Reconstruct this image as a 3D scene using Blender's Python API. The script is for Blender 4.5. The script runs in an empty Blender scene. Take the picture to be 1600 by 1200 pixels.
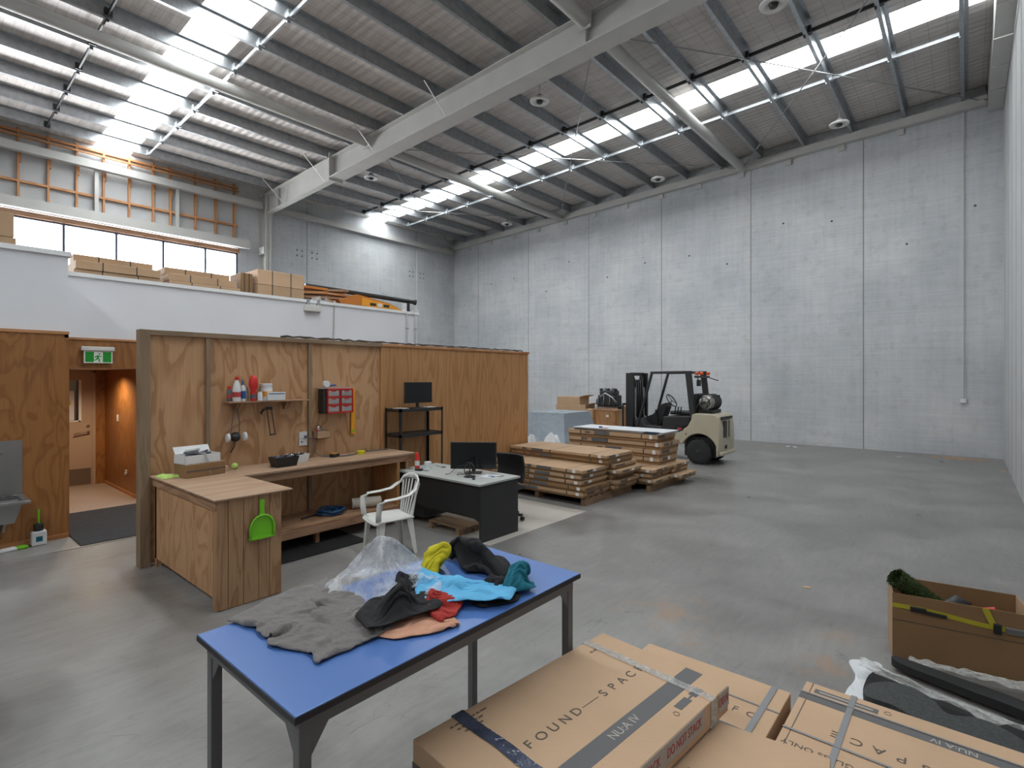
import bpy, bmesh, math, random
from mathutils import Vector, Matrix, noise as mnoise
random.seed(7)
PI = math.pi
C = bpy.context.scene.collection
S = bpy.context.scene
# ---------------------------------------------------------------- camera
cam = bpy.data.cameras.new('camera'); camo = bpy.data.objects.new('camera', cam); C.objects.link(camo)
camo.location = (0, 0, 2.0); camo.rotation_euler = (PI/2, 0, math.radians(40.62))
cam.sensor_width = 36; cam.lens = 827.8/1600*36; cam.shift_y = -9.9/1600; cam.clip_end = 200
S.camera = camo
# ---------------------------------------------------------------- world, daylight, exposure
w = bpy.data.worlds.new('overcast_sky'); S.world = w; w.use_nodes = True
bg = w.node_tree.nodes['Background']; bg.inputs[0].default_value = (1.0, 0.985, 0.975, 1); bg.inputs[1].default_value = 13.0
S.view_settings.view_transform = 'Standard'; S.view_settings.look = 'None'
S.view_settings.exposure = 0.97; S.view_settings.gamma = 1; S.view_settings.use_curve_mapping = False
def portal(name, loc, rot, sx, sy):
    l = bpy.data.lights.new(name, 'AREA'); l.shape = 'RECTANGLE'; l.size = sx; l.size_y = sy; l.cycles.is_portal = True
    o = bpy.data.objects.new(name, l); C.objects.link(o); o.location = loc; o.rotation_euler = rot
PIT = .0318
def roofz(x): return 9.23 + PIT*x
TILT = -math.atan(PIT)
SKY = [(-5.4, -4.5), (3.70, 4.58), (12.80, 13.62)]
for a, b in SKY:
    portal('daylight_portal', (-9.1, (a+b)/2, roofz(-9.1)-.04), (0, TILT, 0), 19.5, b-a)
portal('daylight_portal', (-18.80, -1.0, 5.38), (0, PI/2+PI, 0), 1.75, 17.2)
# ---------------------------------------------------------------- material helpers
def nodes(m): return m.node_tree.nodes, m.node_tree.links
def ramp(nt, stops):
    r = nt.new('ShaderNodeValToRGB'); e = r.color_ramp.elements
    while len(e) < len(stops): e.new(.5)
    for i, (p, c) in enumerate(stops): e[i].position = p; e[i].color = (*c, 1)
    return r
def coords(nt, ln, scale=(1, 1, 1), rot=(0, 0, 0)):
    t = nt.new('ShaderNodeTexCoord'); m = nt.new('ShaderNodeMapping'); m.inputs['Scale'].default_value = scale; m.inputs['Rotation'].default_value = rot
    ln.new(t.outputs['Object'], m.inputs[0]); return m
def noise(nt, ln, src, scale, detail=4, rough=.55, dist=0):
    n = nt.new('ShaderNodeTexNoise'); n.inputs['Scale'].default_value = scale; n.inputs['Detail'].default_value = detail
    n.inputs['Roughness'].default_value = rough; n.inputs['Distortion'].default_value = dist
    ln.new(src.outputs[0], n.inputs['Vector']); return n
def mul(c, k): return tuple(max(0, min(1, v*k)) for v in c)
def pbr(name, col, rough=.6, metal=0, ns=0, amt=.12, bump=0, bs=None, stretch=(1, 1, 1), spec=None, trans=0, alpha=1, sheen=0, coat=0):
    m = bpy.data.materials.new(name); m.use_nodes = True; nt, ln = nodes(m); b = nt['Principled BSDF']
    b.inputs['Base Color'].default_value = (*col, 1); b.inputs['Roughness'].default_value = rough; b.inputs['Metallic'].default_value = metal
    if spec is not None: b.inputs['Specular IOR Level'].default_value = spec
    b.inputs['Transmission Weight'].default_value = trans; b.inputs['Alpha'].default_value = alpha; b.inputs['Sheen Weight'].default_value = sheen
    b.inputs['Coat Weight'].default_value = coat
    if ns:
        mp = coords(nt, ln, stretch); n = noise(nt, ln, mp, ns, 5)
        r = ramp(nt, [(.3, mul(col, 1-amt)), (.7, mul(col, 1+amt))]); ln.new(n.outputs[0], r.inputs[0]); ln.new(r.outputs[0], b.inputs['Base Color'])
    if bump:
        mp = coords(nt, ln, stretch); n = noise(nt, ln, mp, bs or ns or 20, 4)
        bp = nt.new('ShaderNodeBump'); bp.inputs['Strength'].default_value = bump; bp.inputs['Distance'].default_value = .01
        ln.new(n.outputs[0], bp.inputs['Height']); ln.new(bp.outputs[0], b.inputs['Normal'])
    return m
def wood(name, light, dark, axis='z', figure=1.0, rings=9, rough=.55, fine=.5, seed=0.0, zf=.34):
    """plain sawn / peeled veneer figure: contour lines of a noise field stretched along the grain"""
    m = bpy.data.materials.new(name); m.use_nodes = True; nt, ln = nodes(m); b = nt['Principled BSDF']; b.inputs['Roughness'].default_value = rough
    e = zf; st = {'z': (2.2, 2.2, e), 'x': (e, 2.2, 2.2), 'y': (2.2, e, 2.2)}[axis]
    mp = coords(nt, ln, tuple(v*figure for v in st)); mp.inputs['Location'].default_value = (seed, seed*.7, seed*.3)
    n = noise(nt, ln, mp, 1.0, 2.5, .45, .5)
    k = nt.new('ShaderNodeMath'); k.operation = 'MULTIPLY'; k.inputs[1].default_value = rings; ln.new(n.outputs[0], k.inputs[0])
    f = nt.new('ShaderNodeMath'); f.operation = 'FRACT'; ln.new(k.outputs[0], f.inputs[0])
    r = ramp(nt, [(0, mul(light, .97)), (.45, light), (.82, dark), (.93, dark), (1, mul(light, .97))]); ln.new(f.outputs[0], r.inputs[0])
    fs = {'z': (60, 60, 1.6), 'x': (1.6, 60, 60), 'y': (60, 1.6, 60)}[axis]
    mp2 = coords(nt, ln, fs); n2 = noise(nt, ln, mp2, 1.0, 3); r2 = ramp(nt, [(.3, (1-fine*.35,)*3), (.7, (1, 1, 1))]); ln.new(n2.outputs[0], r2.inputs[0])
    mp3 = coords(nt, ln, (1, 1, 1)); n3 = noise(nt, ln, mp3, .8, 3); r3 = ramp(nt, [(.3, (.84, .80, .78)), (.7, (1.0, 1.0, 1.0))]); ln.new(n3.outputs[0], r3.inputs[0])
    mx = nt.new('ShaderNodeMix'); mx.data_type = 'RGBA'; mx.blend_type = 'MULTIPLY'; mx.inputs[0].default_value = 1
    ln.new(r.outputs[0], mx.inputs[6]); ln.new(r2.outputs[0], mx.inputs[7])
    mx2 = nt.new('ShaderNodeMix'); mx2.data_type = 'RGBA'; mx2.blend_type = 'MULTIPLY'; mx2.inputs[0].default_value = 1
    ln.new(mx.outputs[2], mx2.inputs[6]); ln.new(r3.outputs[0], mx2.inputs[7]); ln.new(mx2.outputs[2], b.inputs['Base Color'])
    return m
def concrete_wall(name, axis):
    m = bpy.data.materials.new(name); m.use_nodes = True; nt, ln = nodes(m); b = nt['Principled BSDF']; b.inputs['Roughness'].default_value = .7
    mp = coords(nt, ln, (1, 1, 1)); n = noise(nt, ln, mp, .55, 6, .6)
    r = ramp(nt, [(.3, (.40, .42, .44)), (.5, (.475, .49, .51)), (.72, (.56, .565, .565))]); ln.new(n.outputs[0], r.inputs[0])
    mp2 = coords(nt, ln, (.5, .5, 14)); n2 = noise(nt, ln, mp2, 1.5, 4, .6); r2 = ramp(nt, [(.3, (.90,)*3), (.7, (1.04,)*3)]); ln.new(n2.outputs[0], r2.inputs[0])
    mp3 = coords(nt, ln, (7, 7, .4)); n3 = noise(nt, ln, mp3, 1.2, 4, .6); r3 = ramp(nt, [(.3, (.92,)*3), (.7, (1.03,)*3)]); ln.new(n3.outputs[0], r3.inputs[0])
    mp4 = coords(nt, ln); n4 = noise(nt, ln, mp4, 4, 6, .7); r4 = ramp(nt, [(.36, (.80, .78, .76)), (.46, (1, 1, 1))]); ln.new(n4.outputs[0], r4.inputs[0])
    prev = r
    for q in (r2, r3, r4):
        mx = nt.new('ShaderNodeMix'); mx.data_type = 'RGBA'; mx.blend_type = 'MULTIPLY'; mx.inputs[0].default_value = .9 if q is not r4 else .5
        ln.new(prev.outputs[2 if prev is not r else 0], mx.inputs[6]); ln.new(q.outputs[0], mx.inputs[7]); prev = mx
    ln.new(prev.outputs[2], b.inputs['Base Color'])
    bp = nt.new('ShaderNodeBump'); bp.inputs['Strength'].default_value = .12; bp.inputs['Distance'].default_value = .01
    ln.new(n4.outputs[0], bp.inputs['Height']); ln.new(bp.outputs[0], b.inputs['Normal'])
    return m
def concrete_floor():
    m = bpy.data.materials.new('trowelled_concrete_floor'); m.use_nodes = True; nt, ln = nodes(m); b = nt['Principled BSDF']
    mp = coords(nt, ln); n = noise(nt, ln, mp, .9, 8, .62, .4)
    r = ramp(nt, [(.28, (.135, .129, .123)), (.5, (.20, .193, .186)), (.72, (.27, .262, .252))]); ln.new(n.outputs[0], r.inputs[0])
    mp2 = coords(nt, ln, (1, 1, 1), (0, 0, .7)); mp2.inputs['Scale'].default_value = (9, 1.4, 1); n2 = noise(nt, ln, mp2, 2, 6, .7, .6)
    r2 = ramp(nt, [(.3, (.86,)*3), (.68, (1.06,)*3)]); ln.new(n2.outputs[0], r2.inputs[0])
    mx = nt.new('ShaderNodeMix'); mx.data_type = 'RGBA'; mx.blend_type = 'MULTIPLY'; mx.inputs[0].default_value = 1
    ln.new(r.outputs[0], mx.inputs[6]); ln.new(r2.outputs[0], mx.inputs[7])
    prev = mx.outputs[2]
    # thin dark scuffs and tyre scratches
    for rz, sc in ((.3, 1.3), (1.5, 1.7), (2.4, 1.1)):
        mq = coords(nt, ln, (sc, sc, 1), (0, 0, rz)); nq = noise(nt, ln, mq, 1.0, 2.0, .5, .9)
        s1 = nt.new('ShaderNodeMath'); s1.operation = 'SUBTRACT'; s1.inputs[1].default_value = .5; ln.new(nq.outputs[0], s1.inputs[0])
        s2 = nt.new('ShaderNodeMath'); s2.operation = 'ABSOLUTE'; ln.new(s1.outputs[0], s2.inputs[0])
        rr = ramp(nt, [(0, (.66,)*3), (.0022, (1, 1, 1))]); ln.new(s2.outputs[0], rr.inputs[0])
        mk = noise(nt, ln, mq, 3.1, 3); mr = ramp(nt, [(.48, (0, 0, 0)), (.62, (.8, .8, .8))]); ln.new(mk.outputs[0], mr.inputs[0])
        q = nt.new('ShaderNodeMix'); q.data_type = 'RGBA'; q.blend_type = 'MULTIPLY'; ln.new(mr.outputs[0], q.inputs[0]); ln.new(prev, q.inputs[6]); ln.new(rr.outputs[0], q.inputs[7]); prev = q.outputs[2]
    # reddish dust patches where they lie on the floor
    tc = nt.new('ShaderNodeTexCoord')
    for (cx, cy, rad, st) in ((-1.95, 4.35, .62, .75), (-1.55, 3.95, .4, .5), (-.72, 4.15, .40, .85), (-.78, 4.75, .3, .5), (-5.6, .9, 1.2, .3)):
        vs = nt.new('ShaderNodeVectorMath'); vs.operation = 'SUBTRACT'; vs.inputs[1].default_value = (cx, cy, 0); ln.new(tc.outputs['Object'], vs.inputs[0])
        ln_ = nt.new('ShaderNodeVectorMath'); ln_.operation = 'LENGTH'; ln.new(vs.outputs[0], ln_.inputs[0])
        nn = noise(nt, ln, mp, 5, 8, .7); ad = nt.new('ShaderNodeMath'); ad.operation = 'MULTIPLY_ADD'; ad.inputs[1].default_value = rad*4.0; ln.new(nn.outputs[0], ad.inputs[0]); ln.new(ln_.outputs[1], ad.inputs[2])
        rr = ramp(nt, [(0, (st,)*3), (1, (0, 0, 0))]); rr.color_ramp.elements[0].position = min(.97, rad*.85); rr.color_ramp.elements[1].position = min(1, rad*1.25)
        hv = nt.new('ShaderNodeMath'); hv.operation = 'MULTIPLY'; hv.inputs[1].default_value = .5; ln.new(ad.outputs[0], hv.inputs[0]); ln.new(hv.outputs[0], rr.inputs[0])
        q = nt.new('ShaderNodeMix'); q.data_type = 'RGBA'; q.inputs[7].default_value = (.30, .185, .12, 1); ln.new(rr.outputs[0], q.inputs[0]); ln.new(prev, q.inputs[6]); prev = q.outputs[2]
    ln.new(prev, b.inputs['Base Color'])
    rr = ramp(nt, [(.3, (.27,)*3), (.7, (.46,)*3)]); ln.new(n.outputs[0], rr.inputs[0]); ln.new(rr.outputs[0], b.inputs['Roughness'])
    b.inputs['Specular IOR Level'].default_value = .5
    bp = nt.new('ShaderNodeBump'); bp.inputs['Strength'].default_value = .06; bp.inputs['Distance'].default_value = .01
    ln.new(n2.outputs[0], bp.inputs['Height']); ln.new(bp.outputs[0], b.inputs['Normal'])
    return m
def roof_foil():
    m = bpy.data.materials.new('foil_faced_roof_blanket'); m.use_nodes = True; nt, ln = nodes(m); b = nt['Principled BSDF']
    b.inputs['Roughness'].default_value = .5; b.inputs['Metallic'].default_value = .15
    mp = coords(nt, ln, (1.2, 6, 1)); n = noise(nt, ln, mp, 1.3, 5)
    r = ramp(nt, [(.3, (.475, .44, .415)), (.7, (.64, .60, .57))]); ln.new(n.outputs[0], r.inputs[0])
    tc = nt.new('ShaderNodeTexCoord'); sp = nt.new('ShaderNodeSeparateXYZ'); ln.new(tc.outputs['Object'], sp.inputs[0])
    prev = r.outputs[0]
    for i, per in ((0, .30), (1, .15)):
        md = nt.new('ShaderNodeMath'); md.operation = 'PINGPONG'; md.inputs[1].default_value = per/2; ln.new(sp.outputs[i], md.inputs[0])
        rr = ramp(nt, [(0, (.60,)*3), (.006 if i else .01, (1, 1, 1))]); ln.new(md.outputs[0], rr.inputs[0])
        q = nt.new('ShaderNodeMix'); q.data_type = 'RGBA'; q.blend_type = 'MULTIPLY'; q.inputs[0].default_value = .9; ln.new(prev, q.inputs[6]); ln.new(rr.outputs[0], q.inputs[7]); prev = q.outputs[2]
    ln.new(prev, b.inputs['Base Color'])
    wv = nt.new('ShaderNodeMath'); wv.operation = 'MULTIPLY'; wv.inputs[1].default_value = 2*PI/.19; ln.new(sp.outputs[1], wv.inputs[0])
    sn = nt.new('ShaderNodeMath'); sn.operation = 'SINE'; ln.new(wv.outputs[0], sn.inputs[0])
    ad = nt.new('ShaderNodeMath'); ad.operation = 'MULTIPLY_ADD'; ad.inputs[1].default_value = .25; ln.new(sn.outputs[0], ad.inputs[0]); ln.new(n.outputs[0], ad.inputs[2])
    bp = nt.new('ShaderNodeBump'); bp.inputs['Strength'].default_value = .6; bp.inputs['Distance'].default_value = .03
    ln.new(ad.outputs[0], bp.inputs['Height']); ln.new(bp.outputs[0], b.inputs['Normal'])
    return m
def clear(name, tint, gloss=.08, rough=.05):
    m = bpy.data.materials.new(name); m.use_nodes = True; nt, ln = nodes(m); nt.remove(nt['Principled BSDF'])
    t = nt.new('ShaderNodeBsdfTransparent'); t.inputs[0].default_value = (*tint, 1); g = nt.new('ShaderNodeBsdfGlossy'); g.inputs['Roughness'].default_value = rough
    mx = nt.new('ShaderNodeMixShader'); mx.inputs[0].default_value = gloss
    ln.new(t.outputs[0], mx.inputs[1]); ln.new(g.outputs[0], mx.inputs[2]); ln.new(mx.outputs[0], nt['Material Output'].inputs[0]); return m
def film(name, col, cover, rough=.18, bump=1.0, bs=14):
    """crinkled polythene film"""
    m = bpy.data.materials.new(name); m.use_nodes = True; nt, ln = nodes(m); b = nt['Principled BSDF']
    b.inputs['Base Color'].default_value = (*col, 1); b.inputs['Roughness'].default_value = rough; b.inputs['Specular IOR Level'].default_value = .9
    mp = coords(nt, ln); n = noise(nt, ln, mp, bs, 6, .7, 1.2)
    bp = nt.new('ShaderNodeBump'); bp.inputs['Strength'].default_value = bump; bp.inputs['Distance'].default_value = .02
    ln.new(n.outputs[0], bp.inputs['Height']); ln.new(bp.outputs[0], b.inputs['Normal'])
    r = ramp(nt, [(.35, (cover*.6,)*3), (.7, (min(1, cover*1.3),)*3)]); ln.new(n.outputs[0], r.inputs[0]); ln.new(r.outputs[0], b.inputs['Alpha'])
    return m
M = dict(
 floor=concrete_floor(), conc=concrete_wall('precast_concrete', 'x'), foil=roof_foil(),
 joint=pbr('joint_sealant', (.27, .245, .215), .8), conc_dark=pbr('form_tie_hole', (.07, .07, .07), .9),
 panel=pbr('pale_coated_wall_panel', (.47, .475, .475), .45, 0, 1.2, .05), white=pbr('painted_plasterboard', (.72, .735, .775), .6, 0, .9, .035),
 trimw=pbr('white_painted_trim', (.78, .79, .80), .45), steelw=pbr('grey_white_painted_steel', (.44, .435, .415), .42, 0, 2, .06),
 galv=pbr('galvanised_steel', (.40, .42, .44), .30, .85, 9, .16), galvd=pbr('dull_galvanised_steel', (.36, .37, .38), .42, .6, 9, .12),
 dark=pbr('dark_steel', (.035, .036, .038), .4, .3), blackp=pbr('black_powder_coat', (.018, .018, .019), .42), black=pbr('matt_black_plastic', (.012, .012, .013), .5),
 wrap=pbr('grey_building_wrap', (.42, .425, .43), .6, 0, 1.6, .1, .3, 4), timber=wood('orange_framing_timber', (.56, .27, .11), (.44, .19, .07), 'z', 2, 7),
 timbery=wood('orange_framing_timber_rail', (.56, .27, .11), (.44, .19, .07), 'y', 2, 7),
 ply=wood('pine_plywood', (.57, .335, .175), (.43, .225, .10), 'z', 1.3, 8, zf=.75), plyd=wood('aged_pine_plywood', (.50, .26, .105), (.41, .195, .07), 'z', 1.3, 9, seed=3.3),
 plys=wood('stained_pine_plywood', (.36, .158, .045), (.275, .112, .028), 'z', 1.4, 8, .42, seed=7.7, zf=.8), plyh=wood('worn_plywood_top', (.44, .30, .20), (.37, .235, .15), 'y', .8, 7, .6, seed=5),
 pinez=wood('pine_board_upright', (.42, .25, .135), (.31, .165, .08), 'z', 2.6, 6, seed=2), piney=wood('pine_board_long', (.43, .255, .15), (.31, .165, .09), 'y', 2.6, 6, seed=4),
 pinex=wood('pine_board_cross', (.43, .255, .15), (.31, .165, .09), 'x', 2.6, 6, seed=9), batten=wood('grey_brown_batten', (.30, .215, .135), (.24, .165, .10), 'z', 3, 5, seed=6),
 batteny=wood('grey_brown_top_rail', (.30, .215, .135), (.24, .165, .10), 'y', 3, 5, seed=6),
 pallet=wood('pallet_timber', (.40, .27, .165), (.30, .19, .11), 'x', 3, 5, seed=1), palletd=pbr('dark_pallet_timber', (.20, .12, .07), .8, 0, 6, .2),
 vinyl=pbr('pinkish_grey_vinyl', (.36, .285, .24), .4, 0, 3, .05), vinylg=pbr('grey_vinyl', (.245, .235, .225), .4, 0, 3, .06), lino=pbr('pale_hardboard_sheet', (.40, .37, .335), .5, 0, 1.6, .08),
 carpet=pbr('charcoal_carpet', (.032, .033, .037), .95, 0, 30, .3, .8, 120), rubber=pbr('black_rubber', (.012, .012, .012), .75), alu=pbr('aluminium_strip', (.6, .6, .58), .3, .8),
 stain=pbr('brushed_stainless', (.34, .345, .345), .3, .85, 3, .05), chrome=pbr('chrome', (.7, .7, .7), .12, 1),
 blue=pbr('blue_laminate', (.075, .165, .435), .28, 0, .9, .07), tleg=pbr('grey_powder_coated_steel', (.115, .115, .118), .45), edge=pbr('black_edge_band', (.012, .014, .02), .4),
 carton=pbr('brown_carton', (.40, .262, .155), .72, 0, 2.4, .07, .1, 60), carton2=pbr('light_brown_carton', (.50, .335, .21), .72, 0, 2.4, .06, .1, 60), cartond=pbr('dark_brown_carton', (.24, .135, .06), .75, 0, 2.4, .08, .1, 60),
 grey=pbr('grey_printed_band', (.105, .105, .108), .6), ink=pbr('carton_ink', (.10, .08, .065), .7), inkl=pbr('pale_lettering', (.42, .38, .34), .6), red=pbr('red_lettering', (.42, .045, .04), .6),
 strap=pbr('grey_strapping', (.20, .205, .215), .35), strapd=pbr('dark_strapping', (.05, .04, .035), .4), tapew=pbr('pale_grey_warning_tape', (.36, .34, .33), .45), label=pbr('white_paper_label', (.66, .67, .68), .5), tdark=pbr('dark_brown_tape', (.10, .075, .06), .4),
 wrapfilm=film('crinkled_stretch_film', (.62, .64, .70), .55), bluefilm=pbr('blue_black_stretch_film', (.05, .06, .10), .18, 0, 8, .4, 1, 24, spec=.9), bubble=film('bubble_wrap', (.92, .95, 1.0), .34, .07, .8, 16), tarp=film('grey_blue_poly_sheet', (.30, .35, .40), 1.6, .16, 1, 9),
 silver=film('silver_crinkled_film', (.70, .71, .69), .62, .13, 1, 20),
 chairw=pbr('white_plastic', (.66, .66, .64), .32), green=pbr('lime_green_plastic', (.16, .50, .015), .35), fork=pbr('cream_forklift_paint', (.47, .42, .315), .32, 0, 3, .04),
 tyre=pbr('tyre_rubber', (.02, .02, .02), .8), rim=pbr('dark_wheel_rim', (.05, .045, .04), .5), orange=pbr('orange_lens', (.75, .09, .02), .25), tank=pbr('brushed_gas_cylinder', (.36, .35, .33), .32, .7),
 yellow=pbr('yellow_orange_paint', (.72, .30, .015), .45, 0, 4, .1), orangep=pbr('orange_paint', (.48, .16, .02), .5, 0, 4, .15), redp=pbr('red_plastic', (.55, .02, .015), .3), bluep=pbr('blue_plastic', (.02, .10, .30), .35),
 screen=pbr('dark_screen', (.006, .007, .008), .12), desk=pbr('pale_grey_desktop', (.40, .42, .41), .4), charc=pbr('charcoal_panel', (.022, .022, .023), .5),
 towel=pbr('grey_terry_towel', (.155, .135, .130), .95, 0, 60, .15, .9, 220, sheen=.4), cblack=pbr('black_cloth', (.010, .010, .012), .9, 0, 0, 0, .5, 160), cpeach=pbr('peach_cloth', (.56, .29, .19), .9, 0, 20, .06, .5, 160),
 cred=pbr('red_cloth', (.36, .025, .018), .85, 0, 20, .1, .5, 160), cyel=pbr('yellow_cloth', (.52, .45, .01), .85, 0, 20, .1, .5, 160), cblue=pbr('sky_blue_cloth', (.11, .42, .70), .85, 0, 20, .06, .5, 160), cteal=pbr('teal_cloth', (.005, .14, .20), .85, 0, 20, .1, .5, 160),
 clime=pbr('lime_rag', (.42, .60, .16), .9, 0, 30, .1), foam=pbr('dark_grey_felt', (.06, .066, .066), .95, 0, 90, .35, .8, 200), foamd=pbr('charcoal_felt_edge', (.022, .022, .023), .95), whitef=pbr('white_foam_sheet', (.62, .64, .67), .5),
 grass=pbr('artificial_grass', (.035, .06, .012), .9, 0, 60, .5, 1, 90), strapy=pbr('yellow_webbing', (.42, .36, .02), .6), rodm=pbr('steel_rod', (.30, .30, .30), .35, .7), window=pbr('blue_grey_window_frame', (.035, .05, .09), .4),
 skyl=clear('translucent_roof_light', (.93, .96, .97), .05, .2), glass=clear('window_glass', (.93, .95, .97)), glassd=clear('tinted_door_glass', (.6, .65, .7), .2), clearp=clear('clear_plastic', (.8, .85, .88), .25, .1),
 door=pbr('beige_door_paint', (.42, .305, .225), .45), kick=pbr('brushed_kick_plate', (.22, .17, .13), .35, .6), signg=pbr('exit_sign_green', (.004, .30, .03), .4), signw=pbr('exit_sign_white', (.80, .85, .80), .4),
 lampw=pbr('white_lamp_rim', (.60, .60, .58), .4), pcb=pbr('white_plastic_fitting', (.62, .63, .64), .4), cable=pbr('grey_cable', (.10, .10, .13), .5), coil=pbr('blue_air_hose', (.01, .06, .16), .4), towelp=pbr('pale_roll_paper', (.50, .45, .40), .7))
# ---------------------------------------------------------------- mesh builder
class MB:
    def __init__(s): s.v = []; s.f = []; s.m = []
    def add(s, vs, fs, mi=0):
        o = len(s.v); s.v += [tuple(p) for p in vs]; s.f += [tuple(i+o for i in q) for q in fs]; s.m += [mi]*len(fs); return s
    def box(s, x0, x1, y0, y1, z0, z1, mi=0):
        if x0 > x1: x0, x1 = x1, x0
        if y0 > y1: y0, y1 = y1, y0
        if z0 > z1: z0, z1 = z1, z0
        return s.add([(x0,y0,z0),(x1,y0,z0),(x1,y1,z0),(x0,y1,z0),(x0,y0,z1),(x1,y0,z1),(x1,y1,z1),(x0,y1,z1)],
                     [(0,3,2,1),(4,5,6,7),(0,1,5,4),(1,2,6,5),(2,3,7,6),(3,0,4,7)], mi)
    def bar(s, a, b, w_, h, mi=0, up=(0, 0, 1)):
        a = Vector(a); b = Vector(b); d = (b-a).normalized(); u = Vector(up)
        if abs(d.dot(u)) > .98: u = Vector((1, 0, 0))
        r = d.cross(u).normalized(); u = r.cross(d); vs = []
        for p in (a, b):
            for i, j in ((-1, -1), (1, -1), (1, 1), (-1, 1)): vs.append(p+r*i*w_/2+u*j*h/2)
        return s.add(vs, [(3,2,1,0),(4,5,6,7),(0,1,5,4),(1,2,6,5),(2,3,7,6),(3,0,4,7)], mi)
    def tube(s, pts, r, n=10, mi=0, cap=True, closed=False):
        pts = [Vector(p) for p in pts]; N = len(pts); rs = r if isinstance(r, (list, tuple)) else [r]*N
        vs = []; nrm = None
        for i, p in enumerate(pts):
            if closed: d = (pts[(i+1) % N]-pts[i-1])
            else: d = (pts[min(i+1, N-1)]-pts[max(i-1, 0)])
            d.normalize()
            if nrm is None:
                nrm = Vector((0, 0, 1)) if abs(d.z) < .9 else Vector((1, 0, 0))
            nrm = (nrm-d*nrm.dot(d)).normalized(); bi = d.cross(nrm)
            for k in range(n):
                a = 2*PI*k/n; vs.append(p+(nrm*math.cos(a)+bi*math.sin(a))*rs[i])
        fs = []
        for i in range(N if closed else N-1):
            for k in range(n):
                a = i*n+k; b = i*n+(k+1) % n; c = ((i+1) % N)*n+(k+1) % n; d = ((i+1) % N)*n+k; fs.append((a, b, c, d))
        if cap and not closed: fs.append(tuple(range(n-1, -1, -1))); fs.append(tuple((N-1)*n+k for k in range(n)))
        return s.add(vs, fs, mi)
    def cyl(s, a, b, r, n=20, mi=0, r2=None): return s.tube([a, b], [r, r if r2 is None else r2], n, mi)
    def lathe(s, prof, c=(0, 0, 0), n=24, mi=0, axis='z'):
        vs = []
        for r, z in prof:
            for k in range(n):
                a = 2*PI*k/n; p = (r*math.cos(a), r*math.sin(a), z)
                if axis == 'x': p = (p[2], p[0], p[1])
                if axis == 'y': p = (p[1], p[2], p[0])
                vs.append((p[0]+c[0], p[1]+c[1], p[2]+c[2]))
        fs = []
        for i in range(len(prof)-1):
            for k in range(n): fs.append((i*n+k, i*n+(k+1) % n, (i+1)*n+(k+1) % n, (i+1)*n+k))
        fs.append(tuple(range(n-1, -1, -1))); fs.append(tuple((len(prof)-1)*n+k for k in range(n)))
        return s.add(vs, fs, mi)
    def prism(s, poly, a, b, plane='xz', mi=0):
        """polygon in a plane, extruded along the third axis from a to b"""
        def P(u, v_, w_): return {'xz': (u, w_, v_), 'yz': (w_, u, v_), 'xy': (u, v_, w_)}[plane]
        n = len(poly); vs = [P(u, v_, a) for u, v_ in poly]+[P(u, v_, b) for u, v_ in poly]
        fs = [tuple(range(n)), tuple(range(2*n-1, n-1, -1))]+[(i, (i+1) % n+0, (i+1) % n+n, i+n) for i in range(n)]
        return s.add(vs, fs, mi)
    def sheet(s, nx, ny, fn, mi=0):
        vs = [fn(i/nx, j/ny) for j in range(ny+1) for i in range(nx+1)]
        fs = [(j*(nx+1)+i, j*(nx+1)+i+1, (j+1)*(nx+1)+i+1, (j+1)*(nx+1)+i) for j in range(ny) for i in range(nx)]
        return s.add(vs, fs, mi)
    def build(s, name, mats, parent=None, bevel=0, smooth=False, solid=0, sub=0, kind=None):
        me = bpy.data.meshes.new(name); me.from_pydata([tuple(p) for p in s.v], [], s.f)
        if not isinstance(mats, (list, tuple)): mats = [mats]
        for m in mats: me.materials.append(M[m] if isinstance(m, str) else m)
        for p, mi in zip(me.polygons, s.m): p.material_index = mi
        bm = bmesh.new(); bm.from_mesh(me); bmesh.ops.recalc_face_normals(bm, faces=bm.faces); bm.to_mesh(me); bm.free()
        if smooth:
            for p in me.polygons: p.use_smooth = True
            if smooth == 'auto': me.set_sharp_from_angle(angle=math.radians(40))
        o = bpy.data.objects.new(name, me); C.objects.link(o)
        if parent: o.parent = parent
        if solid: md = o.modifiers.new('s', 'SOLIDIFY'); md.thickness = solid; md.offset = 0
        if sub: md = o.modifiers.new('u', 'SUBSURF'); md.levels = sub; md.render_levels = sub
        if bevel: md = o.modifiers.new('b', 'BEVEL'); md.width = bevel; md.segments = 2; md.limit_method = 'ANGLE'; md.angle_limit = .6
        if kind: o['kind'] = kind
        return o
def B(*a, **k): return MB().box(*a, **k)
def tag(o, label, cat, group=None):
    o['label'] = label; o['category'] = cat
    if group: o['group'] = group
    return o
def thing(name, label, cat, loc=(0, 0, 0), rz=0, group=None):
    o = bpy.data.objects.new(name, None); C.objects.link(o); o.location = loc; o.rotation_euler = (0, 0, rz); o.empty_display_size = .1
    return tag(o, label, cat, group)
def struct(name, mb, mats, parent=None, **k):
    o = mb.build(name, mats, parent, **k)
    if parent is None: o['kind'] = 'structure'
    return o
def sroot(name, loc=(0, 0, 0)):
    o = bpy.data.objects.new(name, None); C.objects.link(o); o.location = loc; o['kind'] = 'structure'; return o
ORD = ['first', 'second', 'third', 'fourth', 'fifth', 'sixth', 'seventh', 'eighth', 'ninth', 'tenth', 'eleventh', 'twelfth', 'thirteenth', 'fourteenth', 'fifteenth', 'sixteenth', 'seventeenth']
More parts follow.
